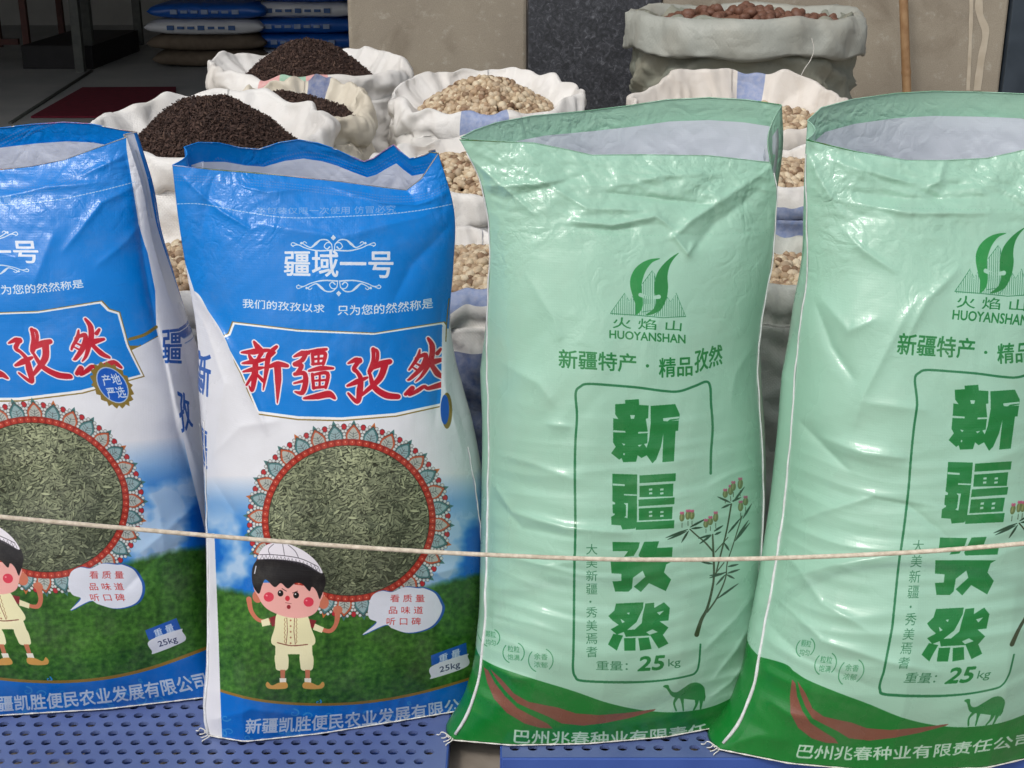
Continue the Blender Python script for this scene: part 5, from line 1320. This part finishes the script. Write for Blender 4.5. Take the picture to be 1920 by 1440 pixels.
M_inw = noise_mat('interior_paint', srgb(186, 186, 182), srgb(170, 170, 168), 3, .9, .2, 30)
part('lintel', (-7.0, X(653) - .003, YW, YW + .24, 3.0, 3.4), M_wall, .006)
part('wall', (-9.0, -6.4, YW, YW + .24, 0, 2.997), M_wall, .006)
part('room_wall', (X(653) + .003, X(653) + .2, YW + .243, 13.2, 0, 3.0), M_inw)
part('room_wall', (-6.8, -6.6, YW + .243, 13.2, 0, 3.0), M_inw)
part('room_wall', (-6.597, X(653), 13.0, 13.2, 0, 3.0), M_inw)
part('ceiling', (-6.8, X(653) + .2, YW + .243, 13.2, 3.003, 3.2), M_inw)
M_floor = noise_mat('shop_floor', srgb(150, 154, 156), srgb(168, 170, 170), 3, .5, .2, 20)
v, f = box_vf(-6.597, X(653), YW + .243, 12.997, .112, .15); fl = mesh_obj('shop_floor', v, f, M_floor, smooth=False); tag(fl, kind='structure')
# stained dribbles on the wall, right of the cane
M_drip = noise_mat('cream_dribble', srgb(196, 186, 168), srgb(180, 168, 148), 20, .8, .2, 80)
for pts in ([(1838, -40), (1836, 20), (1848, 60), (1840, 110), (1832, 170)], [(1822, -40), (1820, 60), (1815, 170)]):
    P = at(*np.array(pts, float).T, YW - .002); sw = .012 if pts[0][0] == 1838 else .006
    q = np.linspace(0, 1, len(P)); s = np.linspace(0, 1, 30); P = np.stack([cr(q, P[:, i], s) for i in range(3)], -1)
    wv = sw * (1 + .4 * vnoise(s * 6, s * 0, 88))
    V = np.concatenate([P + np.stack([wv, 0 * s, 0 * s], -1), P - np.stack([wv, 0 * s, 0 * s], -1)]); n = len(s)
    mesh_obj('paint_dribble', V, [(i, i + 1, n + i + 1, n + i) for i in range(n - 1)], M_drip, bld)
# cane leaning on the wall
M_cane = noise_mat('bamboo', srgb(164, 132, 96), srgb(142, 108, 74), 30, .5, .3, 90)
a, b_ = at(1692, -60, 4.66), at(1706, 330, 4.60)
s = np.linspace(0, 1, 90); P = a + (b_ - a) * s[:, None]
P = P + (P[-1] - P[0]) * 0
rad = .0145 + .0022 * np.exp(-(((s * 2.6 + .22) % 1 - .5) / .02) ** 2)
P2 = np.concatenate([P, [np.array([b_[0] + .02, 4.45, .01])]]); rad = np.append(rad, .0145)
cane = tube('bamboo_cane', P2, rad, M_cane, n=14); tag(cane, 'light brown bamboo cane leaning against the beige wall beside the grey sack', 'cane')

# ------------------------------------------------------------------ dim shop interior
M_red = noise_mat('dark_red_mat', srgb(110, 22, 44), srgb(92, 18, 38), 30, .9, .4, 200)
zf = .15
def fp(px, py, z=zf): y = floor_y(px, py, z); return at(px, py, y)
q = [fp(58, 222), fp(330, 222), fp(330, 166), fp(155, 167)]
V = [tuple(p) for p in q]; V = [(x, y, zf + .003) for x, y, z in V] + [(x, y, zf + .012) for x, y, z in V]
tag(mesh_obj('floor_mat', V, [(4, 5, 6, 7), (0, 3, 2, 1), (0, 1, 5, 4), (1, 2, 6, 5), (2, 3, 7, 6), (3, 0, 4, 7)], M_red, smooth=False), 'dark red mat lying on the shop floor behind the doorway', 'mat')

M_blubag = film_mat('blue_sack_film', col=srgb(22, 92, 184), rough=.35, coat=.2)
M_whibag = film_mat('white_sack_film', col=srgb(214, 218, 224), rough=.4, coat=.2)
M_prn = noise_mat('blue_print', srgb(60, 96, 150), srgb(70, 104, 156), 40, .6, .1, 60)
M_prw = noise_mat('white_print', srgb(150, 168, 196), srgb(130, 150, 186), 40, .6, .1, 60)
M_brnbag = noise_mat('brown_sack', srgb(92, 82, 70), srgb(110, 98, 84), 12, .8, .4, 60)
def lying_bag(x, y, z, L, Dp, H, mat, label, rz=0, seed=0):
    nu, nv = 40, 20
    a = np.linspace(0, 2 * np.pi, nv, endpoint=False); s = np.linspace(-1, 1, nu)
    S, A = np.meshgrid(s, a, indexing='ij')
    e = np.clip(1 - np.abs(S) ** 5, 0, 1) ** .5
    sgn = lambda v, p: np.sign(v) * np.abs(v) ** p
    yv = sgn(np.cos(A), .6) * Dp / 2 * (.9 + .1 * e); zv = sgn(np.sin(A), .6) * H / 2 * (.06 + .94 * e)
    n = .012 * vnoise(S * 3 + seed, A * 2, 60 + seed)
    Vv = np.stack([S * L / 2, yv + n, zv * (1 + .1 * vnoise(S * 2, A, 61 + seed))], -1)
    c_, s_ = math.cos(rz), math.sin(rz)
    Vv = np.stack([Vv[..., 0] * c_ - Vv[..., 1] * s_, Vv[..., 0] * s_ + Vv[..., 1] * c_, Vv[..., 2]], -1) + [x, y, z + H / 2]
    o = mesh_obj('stacked_bag', Vv.reshape(-1, 3), np.concatenate([grid_faces(nv, nu, True)]), mat, uv=np.zeros((nu * nv, 2)))
    tag(o, label, 'bag', 'full bags stacked flat inside the shop')
    if mat in (M_whibag, M_blubag):
        pm = M_prn if mat is M_whibag else M_prw
        for k in range(7):
            u0 = -.30 + k * .085; hh = .018 if k % 3 else .030
            Vp_ = [(x + u0 * L, y - Dp / 2 * 1.0 - .012, z + H / 2 - hh / 2), (x + (u0 + .055) * L, y - Dp / 2 * 1.0 - .012, z + H / 2 - hh / 2), (x + (u0 + .055) * L, y - Dp / 2 * 1.0 - .012, z + H / 2 + hh / 2), (x + u0 * L, y - Dp / 2 - .012, z + H / 2 + hh / 2)]
            Vp_ += [(a, b + .03, c) for a, b, c in Vp_]
            bm_ = mesh_obj('printed_block', np.array(Vp_) , [(0, 1, 2, 3), (0, 4, 5, 1), (3, 2, 6, 7), (0, 3, 7, 4), (1, 5, 6, 2)], pm, None, smooth=False)
            bm_.parent = o
    return o
YS = 10.3
xa = float(at(575, 50, YS)[0]); xb = float(at(435, 50, YS)[0]) - .12
for k, (m, nm) in enumerate(((M_whibag, 'white bag lowest in the right stack inside the shop'), (M_blubag, 'plain blue bag second from the floor in the right stack inside the shop'), (M_blubag, 'blue bag under the white one in the right stack inside the shop'), (M_whibag, 'white bag lying above the blue ones in the right stack inside the shop'), (M_blubag, 'topmost blue bag of the right stack inside the shop'))):
    lying_bag(xa + .02 * math.sin(k * 2), YS, .15 + .108 * k, .80, .5, .118, m, nm, .05 * math.sin(k), k)
for k, (m, nm) in enumerate(((M_brnbag, 'brown bag lowest in the left stack inside the shop'), (M_brnbag, 'brown bag second from the floor in the left stack inside the shop'), (M_whibag, 'long white bag in the middle of the left stack inside the shop'), (M_blubag, 'dark blue bag topmost in the left stack inside the shop'))):
    lying_bag(xb + .02 * math.cos(k * 2), YS - .1, .15 + .108 * k, .84, .5, .118, m, nm, .04 * math.cos(k), k + 7)

M_wood = noise_mat('red_brown_wood', srgb(82, 44, 38), srgb(66, 36, 32), 20, .6, .2, 80)
M_steel = noise_mat('grey_green_steel', srgb(84, 88, 84), srgb(70, 74, 72), 20, .5, .2, 80)
tb = empty('table', tuple(fp(90, 128)), 'dark wooden table with thin legs at the back left of the shop', 'table')
for px_, py_ in ((56, 124), (-60, 118), (120, 92), (0, 88)):
    p = fp(px_, py_); v, f = box_vf(p[0] - .022, p[0] + .022, p[1] - .022, p[1] + .022, zf, .82); mesh_obj('leg', v, f, M_wood, tb, smooth=False)
p0, p1 = fp(-60, 124), fp(120, 92)
v, f = box_vf(p0[0] - .05, p1[0] + .05, p0[1] - .3, p1[1] + .08, .82, .86); mesh_obj('table_top', v, f, M_wood, tb, smooth=False)
v, f = box_vf(p0[0] - .02, p1[0] + .02, p0[1] - .02, p0[1] + .02, .30, .34); mesh_obj('stretcher', v, f, M_wood, tb, smooth=False)
rk = empty('rack', tuple(fp(165, 130)), 'grey steel rack with a low dark plinth running back into the shop', 'rack')
for px_, py_ in ((152, 134), (172, 128), (262, 84)):
    p = fp(px_, py_); v, f = box_vf(p[0] - .03, p[0] + .03, p[1] - .03, p[1] + .03, zf, 1.6); mesh_obj('upright', v, f, M_steel, rk, smooth=False)
a0, a1, hgt = fp(176, 130), fp(262, 96), .16
d = a1 - a0; nrm = np.array([-d[1], d[0], 0]); nrm = nrm / np.linalg.norm(nrm) * .5
V = [a0, a1, a1 + nrm, a0 + nrm]; V = [tuple(p + [0, 0, .002]) for p in V] + [tuple(p + [0, 0, hgt]) for p in V]
mesh_obj('plinth', V, [(4, 5, 6, 7), (0, 3, 2, 1), (0, 1, 5, 4), (1, 2, 6, 5), (2, 3, 7, 6), (3, 0, 4, 7)], noise_mat('black_plinth', srgb(20, 20, 24), srgb(30, 30, 34), 10, .6, .1, 40), rk, smooth=False)
# worn seam in the shop floor
a0, a1 = fp(20, 232), fp(172, 134)
tag(tube('floor_seam', [a0 + [0, 0, .002], (a0 + a1) / 2 + [0, 0, .002], a1 + [0, 0, .002]], .012, M_steel, n=8), kind='structure')
